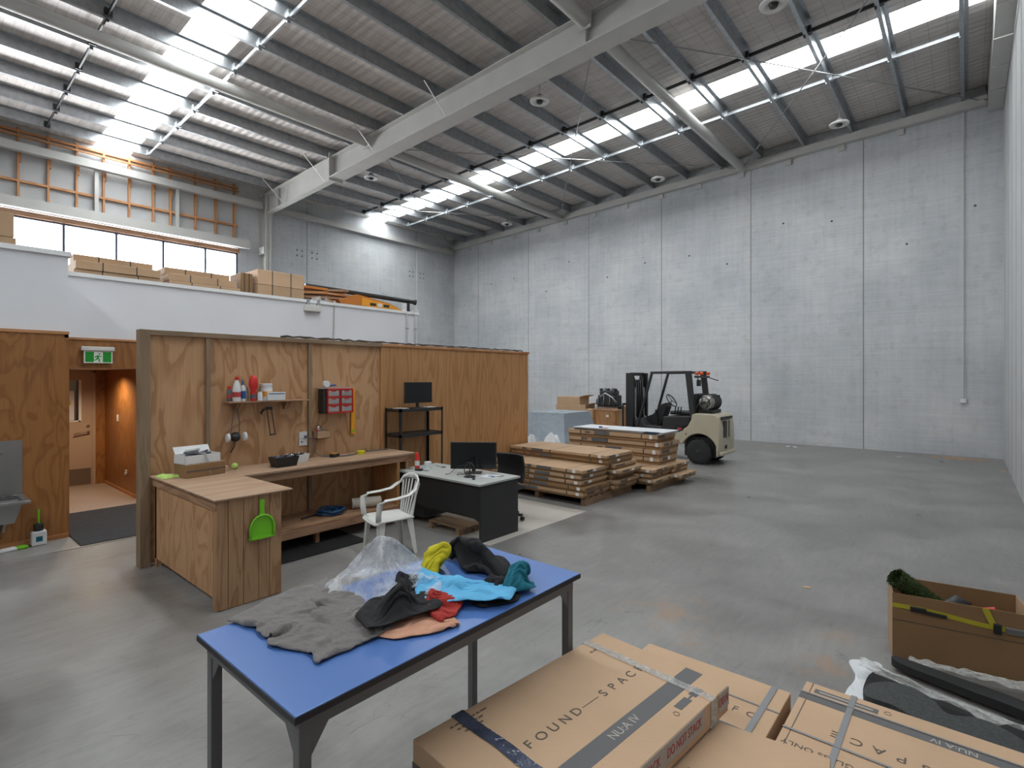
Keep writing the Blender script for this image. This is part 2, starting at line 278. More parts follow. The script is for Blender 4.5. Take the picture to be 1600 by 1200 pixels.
def text(name, body, size, mat, parent, loc, rot, ext=.0004, align='CENTER', sx=1.0, space=1.0):
    cu = bpy.data.curves.new(name, 'FONT'); cu.body = body; cu.size = size; cu.extrude = ext; cu.align_x = align; cu.align_y = 'CENTER'; cu.space_character = space
    t = bpy.data.objects.new(name, cu); C.objects.link(t); bpy.context.view_layer.update()
    me = bpy.data.meshes.new_from_object(t.evaluated_get(bpy.context.evaluated_depsgraph_get())); bpy.data.objects.remove(t)
    me.materials.clear(); me.materials.append(M[mat]); o = bpy.data.objects.new(name, me); C.objects.link(o)
    o.parent = parent; o.location = loc; o.rotation_euler = rot; o.scale = (sx, 1, 1); return o
# ================================================================ THE SETTING
XW, YF, XR, YB = -18.9, 17.7, .69, -9.5
struct('floor', B(XW-.3, XR+.3, YB-.3, YF+.3, -.2, 0), 'floor')
# far concrete wall with panel joints
mb = MB(); jx = [XW-.2, -17.25, -14.25, -11.22, -8.2, -5.19, -2.19, XR+.2]
mb.box(XW-.2, XR+.2, YF+.008, YF+.25, 0, 9.6, 1)
for a, b in zip(jx[:-1], jx[1:]): mb.box(a+.013, b-.013, YF, YF+.2, 0, 9.6, 0)
random.seed(3)
for a, b in zip(jx[1:-1], jx[2:]):
    for zz in (6.2,):
        for k in (.30, .74):
            x = a+(b-a)*k+random.uniform(-.15, .15); z = zz+random.uniform(-.7, .7); mb.cyl((x, YF-.004, z), (x, YF+.02, z), .03, 10, 2)
struct('wall_far', mb, ['conc', 'joint', 'conc_dark'])
# left wall: window ribbon, wrap-lined upper part, concrete beyond the column
mb = MB(); mb.box(XW-.25, XW-.03, YB-.2, 7.65, 0, 4.5, 1); mb.box(XW-.25, XW, YB-.2, 7.65, 0, 4.5, 0); mb.box(XW-.25, XW, YB-.2, 7.65, 6.42, 9.0, 3); mb.box(XW-.25, XW, YB-.2, YB+.1, 4.5, 6.42, 0)
mb.box(XW-.28, XW-.03, 7.65, YF+.2, 0, 9.0, 1)
jy = [7.65, 10.15, 15.4, YF+.2]
for a, b in zip(jy[:-1], jy[1:]): mb.box(XW-.25, XW, a+(.011 if a > 8 else 0), b-.011, 0, 9.0, 0)
for y in (9.75, 9.95, 10.35, 10.55, 15.0, 15.2, 15.6, 15.8):
    for z in (6.55, 6.75): mb.cyl((XW-.02, y, z), (XW+.004, y, z), .03, 10, 2)
struct('wall_left', mb, ['conc', 'joint', 'conc_dark', 'wrap'])
struct('wall_right', MB().box(XR, XR+.15, YB, YF, 0, 9.6), 'panel')
mb = MB()
for k in range(23): mb.box(XR-.004, XR, YB+1.2*k-.004, YB+1.2*k+.004, 0, 9.0)
struct('trim_1', mb, 'galvd')
# back wall behind the camera
mb = MB(); mb.box(XW, XR, YB-.15, YB, 0, 9.4)
struct('wall_near', mb, 'panel')
# roof blanket between the roof lights
mb = MB(); ys = [YB-.2]+[q for ab in SKY for q in ab]+[YF+.2]
def slab(mb, x0, x1, y0, y1, dz, t, mi=0):
    z0, z1 = roofz(x0)+dz, roofz(x1)+dz
    mb.add([(x0,y0,z0),(x1,y0,z1),(x1,y1,z1),(x0,y1,z0),(x0,y0,z0+t),(x1,y0,z1+t),(x1,y1,z1+t),(x0,y1,z0+t)], [(0,3,2,1),(4,5,6,7),(0,1,5,4),(1,2,6,5),(2,3,7,6),(3,0,4,7)], mi)
for a, b in zip(ys[0::2], ys[1::2]): slab(mb, XW-.2, XR+.2, a, b, 0, .08)
struct('ceiling', mb, 'foil')
for i, (a, b) in enumerate(SKY):
    mb = MB(); slab(mb, XW-.2, XR+.2, a, b, .05, .006); struct('window_%d' % (i+1), mb, 'skyl')
# ribbon window
win = sroot('window_4', (0, 0, 0)); z0, z1 = 4.5, 6.26
mb = MB(); mb.box(XW-.12, XW-.02, YB+.1, 7.65, z0, z0+.05); mb.box(XW-.12, XW-.02, YB+.1, 7.65, z1-.05, z1); mb.box(XW-.12, XW-.02, 7.59, 7.65, z0, z1)
struct('window_frame', mb, 'window', win)
for k in range(14):
    y = 6.63-1.195*k
    if y > YB+.2: struct('mullion', B(XW-.12, XW-.01, y-.03, y+.03, z0, z1), 'window', win)
struct('window_pane', B(XW-.075, XW-.069, YB+.1, 7.62, z0+.02, z1-.02), 'glass', win)
struct('trim_2', B(XW-.02, XW+.04, YB+.1, 7.68, 6.26, 6.40), 'piney')
struct('trim_3', B(XW-.14, XW+.05, YB+.1, 7.68, 4.42, 4.5), 'window')
# ---- mezzanine block (the offices)
MZ = 3.575
mb = MB()
mb.box(-18.7, -10.1, 2.62, 8.25, 0, 3.38, 0)                              # solid block beyond the corridor
mb.box(-12.6, -10.1, 1.42, 2.62, 2.145, 3.38, 0)
mb.box(-18.7, -12.6, 1.42, 2.62, 0, 3.38, 0)
mb.box(-18.7, -8.55, YB, 1.42, 0, 3.38, 0)
mb.box(-10.19, -10.1, 1.42, 8.25, 3.38, MZ-.05, 0); mb.box(-8.64, -8.55, YB, 1.42, 3.38, MZ-.05, 0); mb.box(-10.1, -8.64, 1.33, 1.42, 3.38, MZ-.05, 0)
struct('wall_offices', mb, 'white')
mb = MB(); mb.box(-10.22, -10.07, 1.42, 8.28, MZ-.06, MZ, 0); mb.box(-8.67, -8.52, YB, 1.45, MZ-.06, MZ, 0); mb.box(-10.22, -8.67, 1.31, 1.45, MZ-.06, MZ, 0)
struct('trim_4', mb, 'trimw')
struct('trim_5', MB().box(-8.55, -8.53, YB, 1.42, .06, 2.555).box(-8.55, -8.53, 1.38, 1.42, 2.5, 2.555), 'plys')      # ply lining of the front block
struct('trim_6', B(-8.55, -8.515, YB, 1.425, 2.54, 2.575), 'timbery')
mb = MB(); mb.box(-10.12, -10.08, 1.42, 3.2, 2.145, 2.585, 0); mb.box(-12.6, -10.08, 2.60, 2.62, 0, 2.145, 0); mb.box(-12.58, -8.562, 1.405, 1.432, 0, 2.14, 0); mb.box(-12.58, -12.40, 2.465, 2.6, 0, 2.145, 0); mb.box(-10.1, -10.08, 2.6, 3.2, 0, 2.2, 0)
struct('wall_corridor', mb, 'plys')
struct('trim_7', MB().box(-10.13, -10.06, 1.42, 3.2, 2.57, 2.60), 'timbery')
struct('baseboard_corridor', MB().box(-12.45, -10.1, 2.585, 2.6, 0, .06), 'timbery')
struct('baseboard_offices', MB().box(-8.53, -8.515, YB, 1.42, 0, .06), 'timbery')
# door at the end of the corridor
dr = sroot('door_1', (-12.42, 0, 0))
struct('door_leaf', MB().box(-.05, 0, 1.47, 2.41, .01, 1.20).box(-.05, 0, 1.47, 1.90, 1.20, 1.95).box(-.05, 0, 2.24, 2.41, 1.20, 1.95).box(-.05, 0, 1.47, 2.41, 1.95, 2.09), 'door', dr)
struct('door_frame', MB().box(-.1, .02, 2.41, 2.46, 0, 2.13).box(-.1, .02, 1.43, 1.47, 0, 2.13).box(-.1, .02, 1.43, 2.46, 2.09, 2.14), 'door', dr)
struct('door_glass', B(-.03, -.02, 1.9, 2.24, 1.2, 1.95), 'glassd', dr)
struct('glazing_bead', MB().box(-.01, .012, 2.21, 2.25, 1.19, 1.96).box(-.01, .012, 1.9, 2.24, 1.19, 1.21), 'trimw', dr)
struct('notice', B(-.019, -.012, 1.92, 2.15, 1.22, 1.76), 'label', dr); struct('notice_print', B(-.012, -.011, 1.97, 2.10, 1.50, 1.58), 'strapy', dr)
struct('kick_plate', B(0, .006, 1.5, 2.39, .03, .32), 'kick', dr)
mb = MB(); mb.cyl((0, 2.35, 1.0), (.06, 2.35, 1.0), .018, 12); mb.tube([(.06, 2.36, 1.0), (.065, 2.28, .995), (.06, 2.16, .97), (.05, 2.14, .95)], .012, 10); mb.cyl((0, 2.35, 1.1), (.015, 2.35, 1.1), .025, 14)
struct('door_handle', mb, 'kick', dr, smooth='auto')
# floor coverings
struct('trim_8', B(-12.5, -9.95, 1.42, 2.6, 0, .006), 'vinyl'); struct('trim_9', B(-8.53, -7.92, YB, 1.42, 0, .006), 'vinylg')
tag(B(-9.95, -7.94, 1.44, 2.58, .0065, .016).build('carpet_mat', 'carpet'), 'charcoal ribbed carpet mat in the office doorway', 'mat')
struct('trim_10', B(-7.93, -7.905, YB, 3.4, 0, .009), 'alu')
tag(B(-6.5, -4.30, 4.6, 6.72, 0, .006).build('hardboard_sheet', 'lino'), 'pale grey floor sheet lying under the desk', 'floor sheet')
mb = MB(); mb.box(-6.32, -5.56, 2.46, 3.78, .004, .010)
for k in range(45): mb.box(-6.32, -5.56, 2.46+k*.0293, 2.468+k*.0293, .01, .016)
for k in range(26): mb.box(-6.32+k*.0298, -6.312+k*.0298, 2.46, 3.78, .01, .0155)
tag(mb.build('rubber_mat', 'rubber'), 'black grid rubber mat lying in front of and under the timber bench', 'mat')
# corridor downlight
dl = thing('downlight', 'round recessed downlight in the corridor ceiling', 'light', (-11.1, 2.18, 2.14))
MB().lathe([(.035, -.002), (.06, -.006), (.065, 0)], n=20).build('lamp_rim', 'lampw', dl, smooth='auto')
L = bpy.data.lights.new('downlight_lamp', 'SPOT'); L.energy = 48; L.color = (1, .76, .5); L.spot_size = 2.7; L.spot_blend = .7; L.shadow_soft_size = .05
lo = bpy.data.objects.new('downlight_lamp', L); C.objects.link(lo); lo.parent = dl; lo.location = (0, 0, -.02)
# ================================================================ ROOF STEEL
PX = [-.04-1.192*k for k in range(16)]
def purlin_poly(x, z):   # top-hat / Z profile, depth .25
    t = .004; return [(x-.07, z), (x+.004, z), (x+.004, z+.246), (x+.075, z+.246), (x+.075, z+.25), (x, z+.25), (x, z+t), (x-.066, z+t), (x-.066, z+.03), (x-.07, z+.03)]
for k, x in enumerate(PX):
    z = roofz(x)-.255; mb = MB()
    mb.prism(purlin_poly(x, z), YB+.05, YF-.02, 'xz')
    for dz in (.07, .17): mb.box(x-.008, x, YB+.05, YF-.02, z+dz, z+dz+.018)
    tag(mb.build('roof_purlin', 'galv'), 'long galvanised purlin under the roof, %s counted from the right wall' % ORD[k], 'purlin', 'roof purlins')
for y, dk, nm in ((14.2, 'galv', 'bright bridging rail beyond the far roof light strip'), (11.97, 'dark', 'dark bridging rail on the near side of the far roof light strip'), (4.8, 'galv', 'bright bridging rail on the far side of the near roof light strip'), (2.55, 'dark', 'dark bridging rail at the top left, before the near roof light strip')):
    t = thing('bridging_rail', nm, 'roof rail', (0, y, 0), 0, 'bridging rails')
    for k in range(len(PX)-1):
        a, b = PX[k], PX[k+1]; za = roofz(a)-.24; zb_ = roofz(b)-.24
        mb = MB(); mb.bar((a-.02, 0, za+.05), (b+.02, 0, zb_+.05), .03, .07); mb.box(b+.0, b+.07, -.06, .06, zb_+.0, zb_+.14); mb.box(a-.04, a-.075, -.03, .03, za-.045, za-.0)
        mb.build('channel', dk, t)
# main rafter and column
def zr(x): return 8.325+PIT*x
raf = thing('steel_rafter', 'deep grey painted steel rafter crossing the whole roof', 'beam', (0, 8.5, 0))
def xslab(mb, x0, x1, y0, y1, b0, t0):
    a, b = zr(x0)+b0, zr(x1)+b0
    mb.add([(x0,y0,a),(x1,y0,b),(x1,y1,b),(x0,y1,a),(x0,y0,a+t0),(x1,y0,b+t0),(x1,y1,b+t0),(x0,y1,a+t0)], [(0,3,2,1),(4,5,6,7),(0,1,5,4),(1,2,6,5),(2,3,7,6),(3,0,4,7)])
mb = MB(); xslab(mb, -18.4, XR-.02, -.008, .008, .01, .62); mb.build('web', 'steelw', raf)
mb = MB(); xslab(mb, -18.4, -14.2, -.10, .10, -.02, .025); xslab(mb, -14.2, XR-.02, -.2, .24, -.0, .03); mb.build('bottom_flange', 'steelw', raf)
mb = MB(); xslab(mb, -18.9, XR-.02, -.14, .14, .62, .025); mb.build('top_flange', 'steelw', raf)
B(-14.212, -14.188, -.2, .24, zr(-14.2)-.06, zr(-14.2)+.75).build('splice_plate', 'steelw', raf)
for x in (-17.6, -5.4): B(x-.006, x+.006, -.1, .1, zr(x), zr(x)+.62).build('stiffener_plate', 'steelw', raf)
for x in (-17.2, -14.6, -9.2, -12.0):
    MB().bar((x, -.1, zr(x)+.02), (x-.05, -.75, roofz(x)-.25), .03, .012).build('fly_brace', 'steelw', raf)
col = thing('steel_column', 'grey white steel column rising behind the parapet boxes', 'column', (-18.65, 8.45, 0))
MB().box(.235, .25, -.1, .12, 0, 8.4).box(-.25, -.235, -.1, .12, 0, 8.4).build('flange', 'steelw', col); MB().box(-.25, .25, .004, .016, 0, 8.4).build('web', 'steelw', col)
MB().box(-.2, .2, -.13, -.1, 6.3, 6.55).build('cleat', 'steelw', col)
# beams along the walls
def rail(name, label, mb, cat='beam', mat='steelw'): return tag(mb.build(name, mat), label, cat)
def fslab(mb, x0, x1, y0, y1, zz, t):
    a, b = zz+PIT*x0, zz+PIT*x1
    mb.add([(x0,y0,a),(x1,y0,b),(x1,y1,b),(x0,y1,a),(x0,y0,a+t),(x1,y0,b+t),(x1,y1,b+t),(x0,y1,a+t)], [(0,3,2,1),(4,5,6,7),(0,1,5,4),(1,2,6,5),(2,3,7,6),(3,0,4,7)])
fb = thing('steel_beam', 'long grey steel beam along the top of the far concrete wall', 'beam')
mb = MB(); fslab(mb, -18.85, XR-.3, YF-.2, YF-.02, 8.74, .22); mb.build('beam', 'steelw', fb)
mb = MB(); fslab(mb, XW+.02, XR-.32, YF-.12, YF-.03, 8.97, .25); rail('closer_plate', 'dark strip between the far wall beam and the roof sheets', mb, 'plate', 'galvd')
for k in range(13):
    x = -17.8+1.37*k; z = 8.74+PIT*x; B(x-.08, x+.08, YF-.05, YF-.003, z-.16, z).build('cleat', 'steelw', fb)
rail('steel_beam', 'steel beam on the left concrete wall beyond the column', MB().box(XW+.02, XW+.2, 8.6, 17.5, 7.90, 8.10))
rail('steel_beam', 'upper steel beam across the timber studs above the windows', MB().box(XW+.15, XW+.33, YB, 8.35, 7.88, 8.09))
mb = MB(); mb.box(XW+.1, XW+.28, YB, 7.95, 6.42, 6.69)
rail('steel_beam', 'lower steel beam directly above the ribbon window', mb)
for y, nm in ((3.73, 'left'), (5.76, 'right'), (1.7, 'leftmost')): 
    rail('steel_post', {'left': 'short white steel post between the two beams, nearer the left', 'right': 'short white steel post between the two beams, nearer the column', 'leftmost': 'short white steel post between the two beams at the photo edge'}[nm], MB().box(XW+.14, XW+.22, y-.045, y+.045, 6.69, 7.88), 'post')
# timber framing against the wrap
stud_y = [2.11-.605*k for k in range(1, 4)][::-1]+[2.11, 2.71, 3.31, 3.92, 4.53, 5.14, 5.6, 6.31, 6.92, 7.5]
for i, y in enumerate(stud_y):
    mb = MB(); mb.box(XW, XW+.09, y-.024, y+.024, 6.44, 8.56); mb.box(XW+.0, XW+.09, y+.024, y+.07, 6.5, 6.72); mb.box(XW+.0, XW+.09, y+.024, y+.06, 7.66, 7.9)
    tag(mb.build('timber_stud', 'timber'), 'orange timber stud above the windows, %s from the column' % ORD[len(stud_y)-1-i], 'stud', 'timber studs')
for z, nm in ((7.16, 'middle horizontal timber rail across the studs above the windows'), (8.46, 'top timber plate running just under the roof above the windows')):
    tag(B(XW, XW+.088, YB+.1, 7.62, z-.03, z+.03).build('timber_rail', 'timbery'), nm, 'rail')
tag(B(XW+.1, XW+.15, YB+.1, 7.62, 8.30, 8.345).build('timber_rail', 'timbery'), 'thin timber rail just above the upper beam over the studs', 'rail')
# round struts
for x, nm in ((-5.40, 'right'), (-12.43, 'left')):
    z = roofz(x)-.42; t = thing('round_strut', 'grey round steel strut tube under the roof, the %s one of two' % nm, 'strut tube', (x, 0, 0), 0, 'round strut tubes')
    MB().cyl((0, YB+.05, z), (0, 8.38, z), .125, 28).cyl((0, 8.62, z), (0, YF-.2, z), .125, 28).build('tube', 'steelw', t, smooth='auto')
    for y in (8.36, 8.61): B(-.14, .14, y, y+.03, z-.15, z+.15).build('end_plate', 'steelw', t)
# cross bracing rods
xs_ = [.35, -5.40, -12.43, -18.7]
def lerp(a, b, t): return a+(b-a)*t
for k in range(3):
    for s_ in (0, 1):
        xa, xb = (xs_[k], xs_[k+1]) if s_ else (xs_[k+1], xs_[k]); a = Vector((xa, 8.75, roofz(xa)-.45)); b = Vector((xb, 17.45, roofz(xb)-.45))
        t = thing('bracing_rod', 'thin bracing rod, %s roof bay from the right wall, leaning %s towards the far wall' % (ORD[k], 'left' if (xa > xb) else 'right'), 'rod', (0, 0, 0), 0, 'cross bracing rods')
        MB().cyl(a, b, .012, 8).build('rod', 'rodm', t, smooth='auto'); m = a.lerp(b, .86); m2 = a.lerp(b, .83)
        MB().cyl(m2, m, .026, 8).build('turnbuckle', 'rodm', t); MB().bar(a.lerp(b, .985), b, .12, .05).build('end_cleat', 'steelw', t)
# side bulkhead along the top of the right wall
mb = MB(); 
for k in range(22):
    y0 = YB+.1+1.225*k; mb.box(.40, XR-.01, y0+.003, y0+1.187, 8.55, 8.58); mb.box(.40, .412, y0, y0+1.19, 8.58, 9.2)
rail('box_gutter', 'pale grey steel box gutter along the top of the right wall', mb, 'gutter')
# high bay lamps
for (x, y, nm) in ((-7.38, 9.57, 'directly behind the deep rafter in the middle'), (-14.25, 9.79, 'small left one just behind the rafter'), (-7.43, 15.78, 'near the far wall, middle of the roof'), (-2.40, 15.29, 'near the far wall on the right'), (-14.3, 16.35, 'farthest one, by the far left corner'), (-2.47, 9.66, 'cut by the top edge of the photo')):
    t = thing('high_bay_lamp', 'round white hanging high bay lamp, '+nm, 'lamp', (x, y, 8.3), 0, 'high bay lamps')
    MB().lathe([(.075, .012), (.10, -.01), (.17, -.03), (.215, -.02), (.225, .01), (.20, .03), (.12, .045)], n=32).build('shade', 'lampw', t, smooth='auto')
    MB().lathe([(.074, -.006), (.06, -.05), (.03, -.055)], n=20).build('lens', 'blackp', t, smooth='auto')
    MB().lathe([(.07, .04), (.08, .10), (.05, .14)], n=20).build('housing', 'galvd', t, smooth='auto')
    MB().cyl((0, 0, .14), (0, 0, roofz(x)-8.31), .006, 6).build('suspension_wire', 'rodm', t)
# conduit on the far wall
t = thing('conduit', 'thin white conduit running down the far wall with a small end box', 'conduit', (-.06, YF-.04, 0))
MB().cyl((0, 0, 1.46), (0, 0, 8.75), .013, 10).build('pipe', 'panel', t, smooth='auto'); B(-.06, .06, -.03, .02, 1.36, 1.46).build('end_box', 'pcb', t, bevel=.006)
t = thing('wall_socket', 'small white socket box low on the left concrete wall joint above the parapet', 'socket', (XW+.03, 15.4, 5.0))
B(-.03, .03, -.08, .08, -.1, .1).build('box', 'pcb', t); MB().cyl((-.01, 0, .1), (-.01, 0, 2.8), .016, 8).build('conduit_pipe', 'pcb', t)
# ================================================================ PLYWOOD PARTITION AND BENCHES
pt = thing('plywood_partition', 'freestanding plywood partition wall behind the timber bench', 'partition', (-6.6, 0, 0))
for a, b in ((1.76, 2.32), (2.36, 3.56), (3.60, 4.70)): B(-.05, -.018, a-.02, b+.02, .02, 2.46).build('ply_panel', 'ply', pt)
B(-.05, .0, 4.74, 8.18, .02, 2.47).build('far_ply_panel', 'plyd', pt)
B(-.09, .05, 1.67, 1.765, 0, 2.51).build('end_post', 'batten', pt, bevel=.004)
for y in (2.34, 3.58): B(-.03, .02, y-.022, y+.022, .02, 2.46).build('batten', 'batten', pt)
B(-.03, .012, 4.695, 4.745, .02, 2.47).build('batten', 'plyd', pt)
B(-.05, .0, 1.76, 1.83, .02, 2.46).build('edge_board', 'ply', pt)
B(-.09, .03, 1.765, 4.72, 2.455, 2.51).build('top_rail', 'batteny', pt, bevel=.003); B(-.09, .02, 4.72, 8.2, 2.47, 2.505).build('top_rail', 'timbery', pt)
mb = MB(); random.seed(5)
pts = []
for k in range(60):
    y = 3.2+k*.082; pts.append((-6.62+.01*math.sin(k*2.1), y, 2.515+.012*abs(math.sin(k*1.7))+.008*random.random()))
mb.tube(pts, [.006+.010*abs(math.sin(k*.9+1)) for k in range(60)], 8)
tag(mb.build('dark_cloth_strip', 'strapd', smooth=True), 'dark crumpled strip lying along the top of the plywood partition', 'strip')
# wall bench along the partition
bn = thing('timber_bench', 'long timber wall bench with a lower shelf in front of the partition', 'bench', (-6.6, 0, 0))
B(.055, .70, 2.40, 4.78, .925, .948).build('bench_top', 'plyh', bn, bevel=.002)
B(.62, .665, 2.40, 4.74, .835, .925).build('front_rail', 'piney', bn)
B(.06, .66, 4.5, 4.545, .25, .925).build('end_panel', 'plyd', bn); B(.60, .655, 4.66, 4.74, 0, .835).build('bench_leg', 'pinez', bn)
B(.06, .62, 4.66, 4.70, .25, .90).build('end_brace', 'plyd', bn)
B(.06, .71, 2.34, 4.5, .235, .255).build('lower_shelf', 'piney', bn); B(.67, .715, 2.34, 4.5, .145, .235).build('shelf_rail', 'piney', bn)
for y in (3.3, 4.44): B(.60, .66, y, y+.05, 0, .145).build('shelf_foot', 'pinez', bn)
# counter arm with the dustpan
ct = thing('timber_counter', 'short timber counter arm with boarded end facing the blue table', 'counter', (-6.6, 0, 0))
MB().prism([(.04, 1.755), (1.79, 1.755), (1.80, 2.435), (.655, 2.41), (.04, 2.41)], .948, .962, 'xy').build('counter_top', 'plyh', ct, bevel=.002)
B(.05, 1.74, 1.80, 1.825, .09, .86).build('side_panel', 'ply', ct); B(.05, 1.74, 1.785, 1.83, .855, .947).build('top_rail', 'pinex', ct)
B(.07, .115, 1.80, 1.85, 0, .86).build('counter_leg', 'pinez', ct); B(1.66, 1.74, 1.79, 1.86, 0, .86).build('counter_leg', 'pinez', ct)
ys_ = [1.785, 1.875, 2.005, 2.135, 2.235, 2.345]
for a, b in zip(ys_[:-1], ys_[1:]): B(1.742, 1.765, a+.002, b-.002, .005, .947).build('end_board', 'pinez', ct, bevel=.002)
B(1.66, 1.74, 2.27, 2.34, 0, .945).build('counter_leg', 'pinez', ct)
# dustpan
dp = thing('dustpan', 'lime green dustpan hanging on the boarded end of the counter', 'dustpan', (-4.826, 2.155, .56), 0)
mb = MB(); arc = [(-.105+.0, .0)]+[(.105*math.cos(PI-PI*k/16), .09+.115*math.sin(PI*k/16)) for k in range(17)]+[(.105, 0)]
mb.prism([(u, v) for u, v in arc], 0, .012, 'yz'); mb.build('pan', 'green', dp, bevel=.003)
rimp = [(.03 if 1 < k < 18 else .012, u, v) for k, (u, v) in enumerate(arc)]
MB().tube([(.022, u, v) for u, v in arc], .010, 8).build('pan_rim', 'green', dp, smooth=True)
MB().bar((.012, -.11, .005), (.012, .11, .005), .03, .02).build('pan_lip', 'green', dp)
MB().prism([(-.024, .20), (.024, .20), (.018, .26), (.022, .33), (.012, .345), (-.012, .345), (-.022, .33), (-.018, .26)], .002, .022, 'yz').build('dustpan_handle', 'green', dp, bevel=.004)
# wall shelf
sh = thing('wall_shelf', 'small timber shelf with brackets on the plywood partition', 'shelf', (-6.6, 0, 0))
B(-.016, .17, 2.50, 3.50, 1.705, 1.722).build('shelf_board', 'piney', sh, bevel=.002)
for y in (2.62, 3.22): MB().prism([(-.016, 1.705), (.10, 1.705), (.10, 1.68), (0.02, 1.60), (-.016, 1.60)], y, y+.04, 'xz').build('shelf_bracket', 'pinez', sh)
B(.02, .05, 2.9, 2.96, 1.692, 1.705).build('shelf_cleat', 'pinez', sh)
ZS = 1.7225
def bottle(name, label, y, x, prof, mats, cat='bottle', z=ZS, parts=None):
    t = thing(name, label, cat, (x, y, z), 0, None)
    for nm, m, p in prof: MB().lathe(p, n=20).build(nm, m, t, smooth='auto')
    return t
bottle('spray_can', 'dark blue spray can with a red cap, leftmost on the wall shelf', 2.535, -6.50, [('can', 'cable', [(.024, 0), (.026, .01), (.026, .13), (.018, .145)]), ('can_label', 'red', [(.0263, .04), (.0263, .08)]), ('cap', 'redp', [(.019, .145), (.02, .175), (.015, .18)])], None, 'can')
bottle('clear_bottle', 'tall clear bottle with a red cap on the wall shelf', 2.605, -6.47, [('bottle_body', 'label', [(.042, 0), (.044, .01), (.044, .14), (.034, .2), (.02, .235), (.017, .25)]), ('bottle_label', 'red', [(.0445, .05), (.0445, .11)]), ('cap', 'redp', [(.021, .25), (.021, .285), (.012, .29)])], None)
bottle('glue_bottle', 'white bottle with blue cap on the wall shelf', 2.685, -6.50, [('bottle_body', 'label', [(.03, 0), (.031, .15), (.016, .19)]), ('bottle_label', 'bluep', [(.0315, .03), (.0315, .12)]), ('cap', 'bluep', [(.015, .19), (.009, .235), (.004, .25)])], None)
bottle('aerosol_can', 'pale green spray can behind the red bottle', 2.735, -6.53, [('can', 'tapew', [(.024, 0), (.025, .14), (.012, .17)])], None, 'can')
bottle('red_bottle', 'tall red bottle with a rounded shoulder on the wall shelf', 2.795, -6.47, [('bottle_body', 'redp', [(.034, 0), (.036, .02), (.036, .09), (.03, .12), (.05, .17), (.052, .21), (.046, .26), (.03, .30), (.022, .305)]), ('bottle_label', 'cable', [(.0365, .03), (.0365, .08)])], None)
bottle('small_tub', 'small white tub in front of the red bottle', 2.862, -6.45, [('tub', 'label', [(.030, 0), (.031, .08), (.026, .095)]), ('lid', 'pcb', [(.029, .095), (.029, .108)])], None, 'tub')
bottle('plastic_jar', 'white screw-top jar standing behind the small white box on the wall shelf', 2.97, -6.52, [('jar', 'label', [(.07, 0), (.072, .14), (.065, .16)]), ('lid', 'pcb', [(.069, .16), (.07, .20), (.06, .205)]), ('jar_label', 'yellow', [(.0725, .05), (.0725, .11)])], None, 'jar')
t = thing('paper_box', 'small white cardboard box at the right of the bottles', 'box', (-6.455, 3.055, ZS)); B(-.03, .03, -.11, .11, 0, .10).build('box_body', 'label', t, bevel=.002); B(.0302, .031, -.10, .10, .075, .085).build('printed_line', 'bluep', t)
# respirator hanging
rs = thing('respirator', 'black half mask respirator with two white filters hanging by straps under the shelf', 'mask', (-6.55, 2.62, 1.30))
mb = MB(); mb.lathe([(.01, -.05), (.05, -.04), (.06, 0), (.045, .04), (.015, .06)], n=16, axis='x'); mb.build('mask_body', 'dark', rs, smooth='auto')
for sy in (-1, 1): MB().lathe([(.03, -.02), (.052, -.012), (.054, .012), (.03, .02)], (.03, sy*.095, 0 if sy > 0 else -.005), 18, axis='y').build('filter', 'label', rs, smooth='auto')
MB().tube([(0, -.045, .03), (-.01, -.035, .15), (0, -.01, .33), (.02, 0, .39)], .006, 6).build('head_strap', 'cable', rs); MB().tube([(0, .045, .03), (-.01, .05, .18), (0, .02, .34), (.02, 0, .39)], .006, 6).build('head_strap', 'cable', rs)
MB().tube([(.02, -.01, -.05), (.03, -.03, -.12), (.0, -.055, -.18)], .006, 6).build('loose_strap', 'blackp', rs)
# caulking gun
cg = thing('caulking_gun', 'black caulking gun frame hanging below the shelf', 'caulking gun', (-6.55, 3.0, 1.62))
mb = MB(); mb.bar((0, -.01, 0), (0, .035, -.33), .008, .008); mb.bar((0, .045, .005), (0, .095, -.32), .008, .008); mb.bar((0, .03, -.33), (0, .10, -.32), .03, .012); mb.build('frame', 'blackp', cg)
MB().box(-.01, .01, -.025, .06, -.015, .02).build('gun_body', 'blackp', cg, bevel=.003); MB().bar((0, -.02, .0), (.0, -.09, -.05), .014, .018).bar((0, -.06, .0), (.0, -.075, -.075), .010, .014).build('trigger', 'blackp', cg)
MB().tube([(0, .02, .02), (0, .03, .08)], .006, 6).build('hook', 'rodm', cg)
# organiser
og = thing('parts_organiser', 'red framed small parts organiser with clear drawers fixed to the partition', 'organiser', (-6.60, 3.93, 1.52))
B(.0, .13, -.23, .20, .0, .33).build('case', 'blackp', og, bevel=.006)
mb = MB()
for z in (0.0, .105, .21, .315): mb.box(.13, .155, -.18, .21, z, z+.018)
for y in (-.18, .0, .195): mb.box(.13, .155, y, y+.015, 0, .333)
mb.build('red_frame', 'redp', og, bevel=.003)
for r_ in range(3):
    for c_ in range(2):
        d = MB().box(.131, .148, -.16+c_*.195, -.005+c_*.195+.0, .022+r_*.105, .10+r_*.105).build('drawer', 'tapew', og, bevel=.004)
        B(.1482, .1485, -.145+c_*.195, -.02+c_*.195, .03+r_*.105, .062+r_*.105).build('contents', 'galvd', d); B(.148, .153, -.12+c_*.195, -.05+c_*.195, .082+r_*.105, .096+r_*.105).build('drawer_handle', 'redp', d)
B(-.0, .14, -.27, .24, .335, .345).build('top_shelf', 'tapew', og)
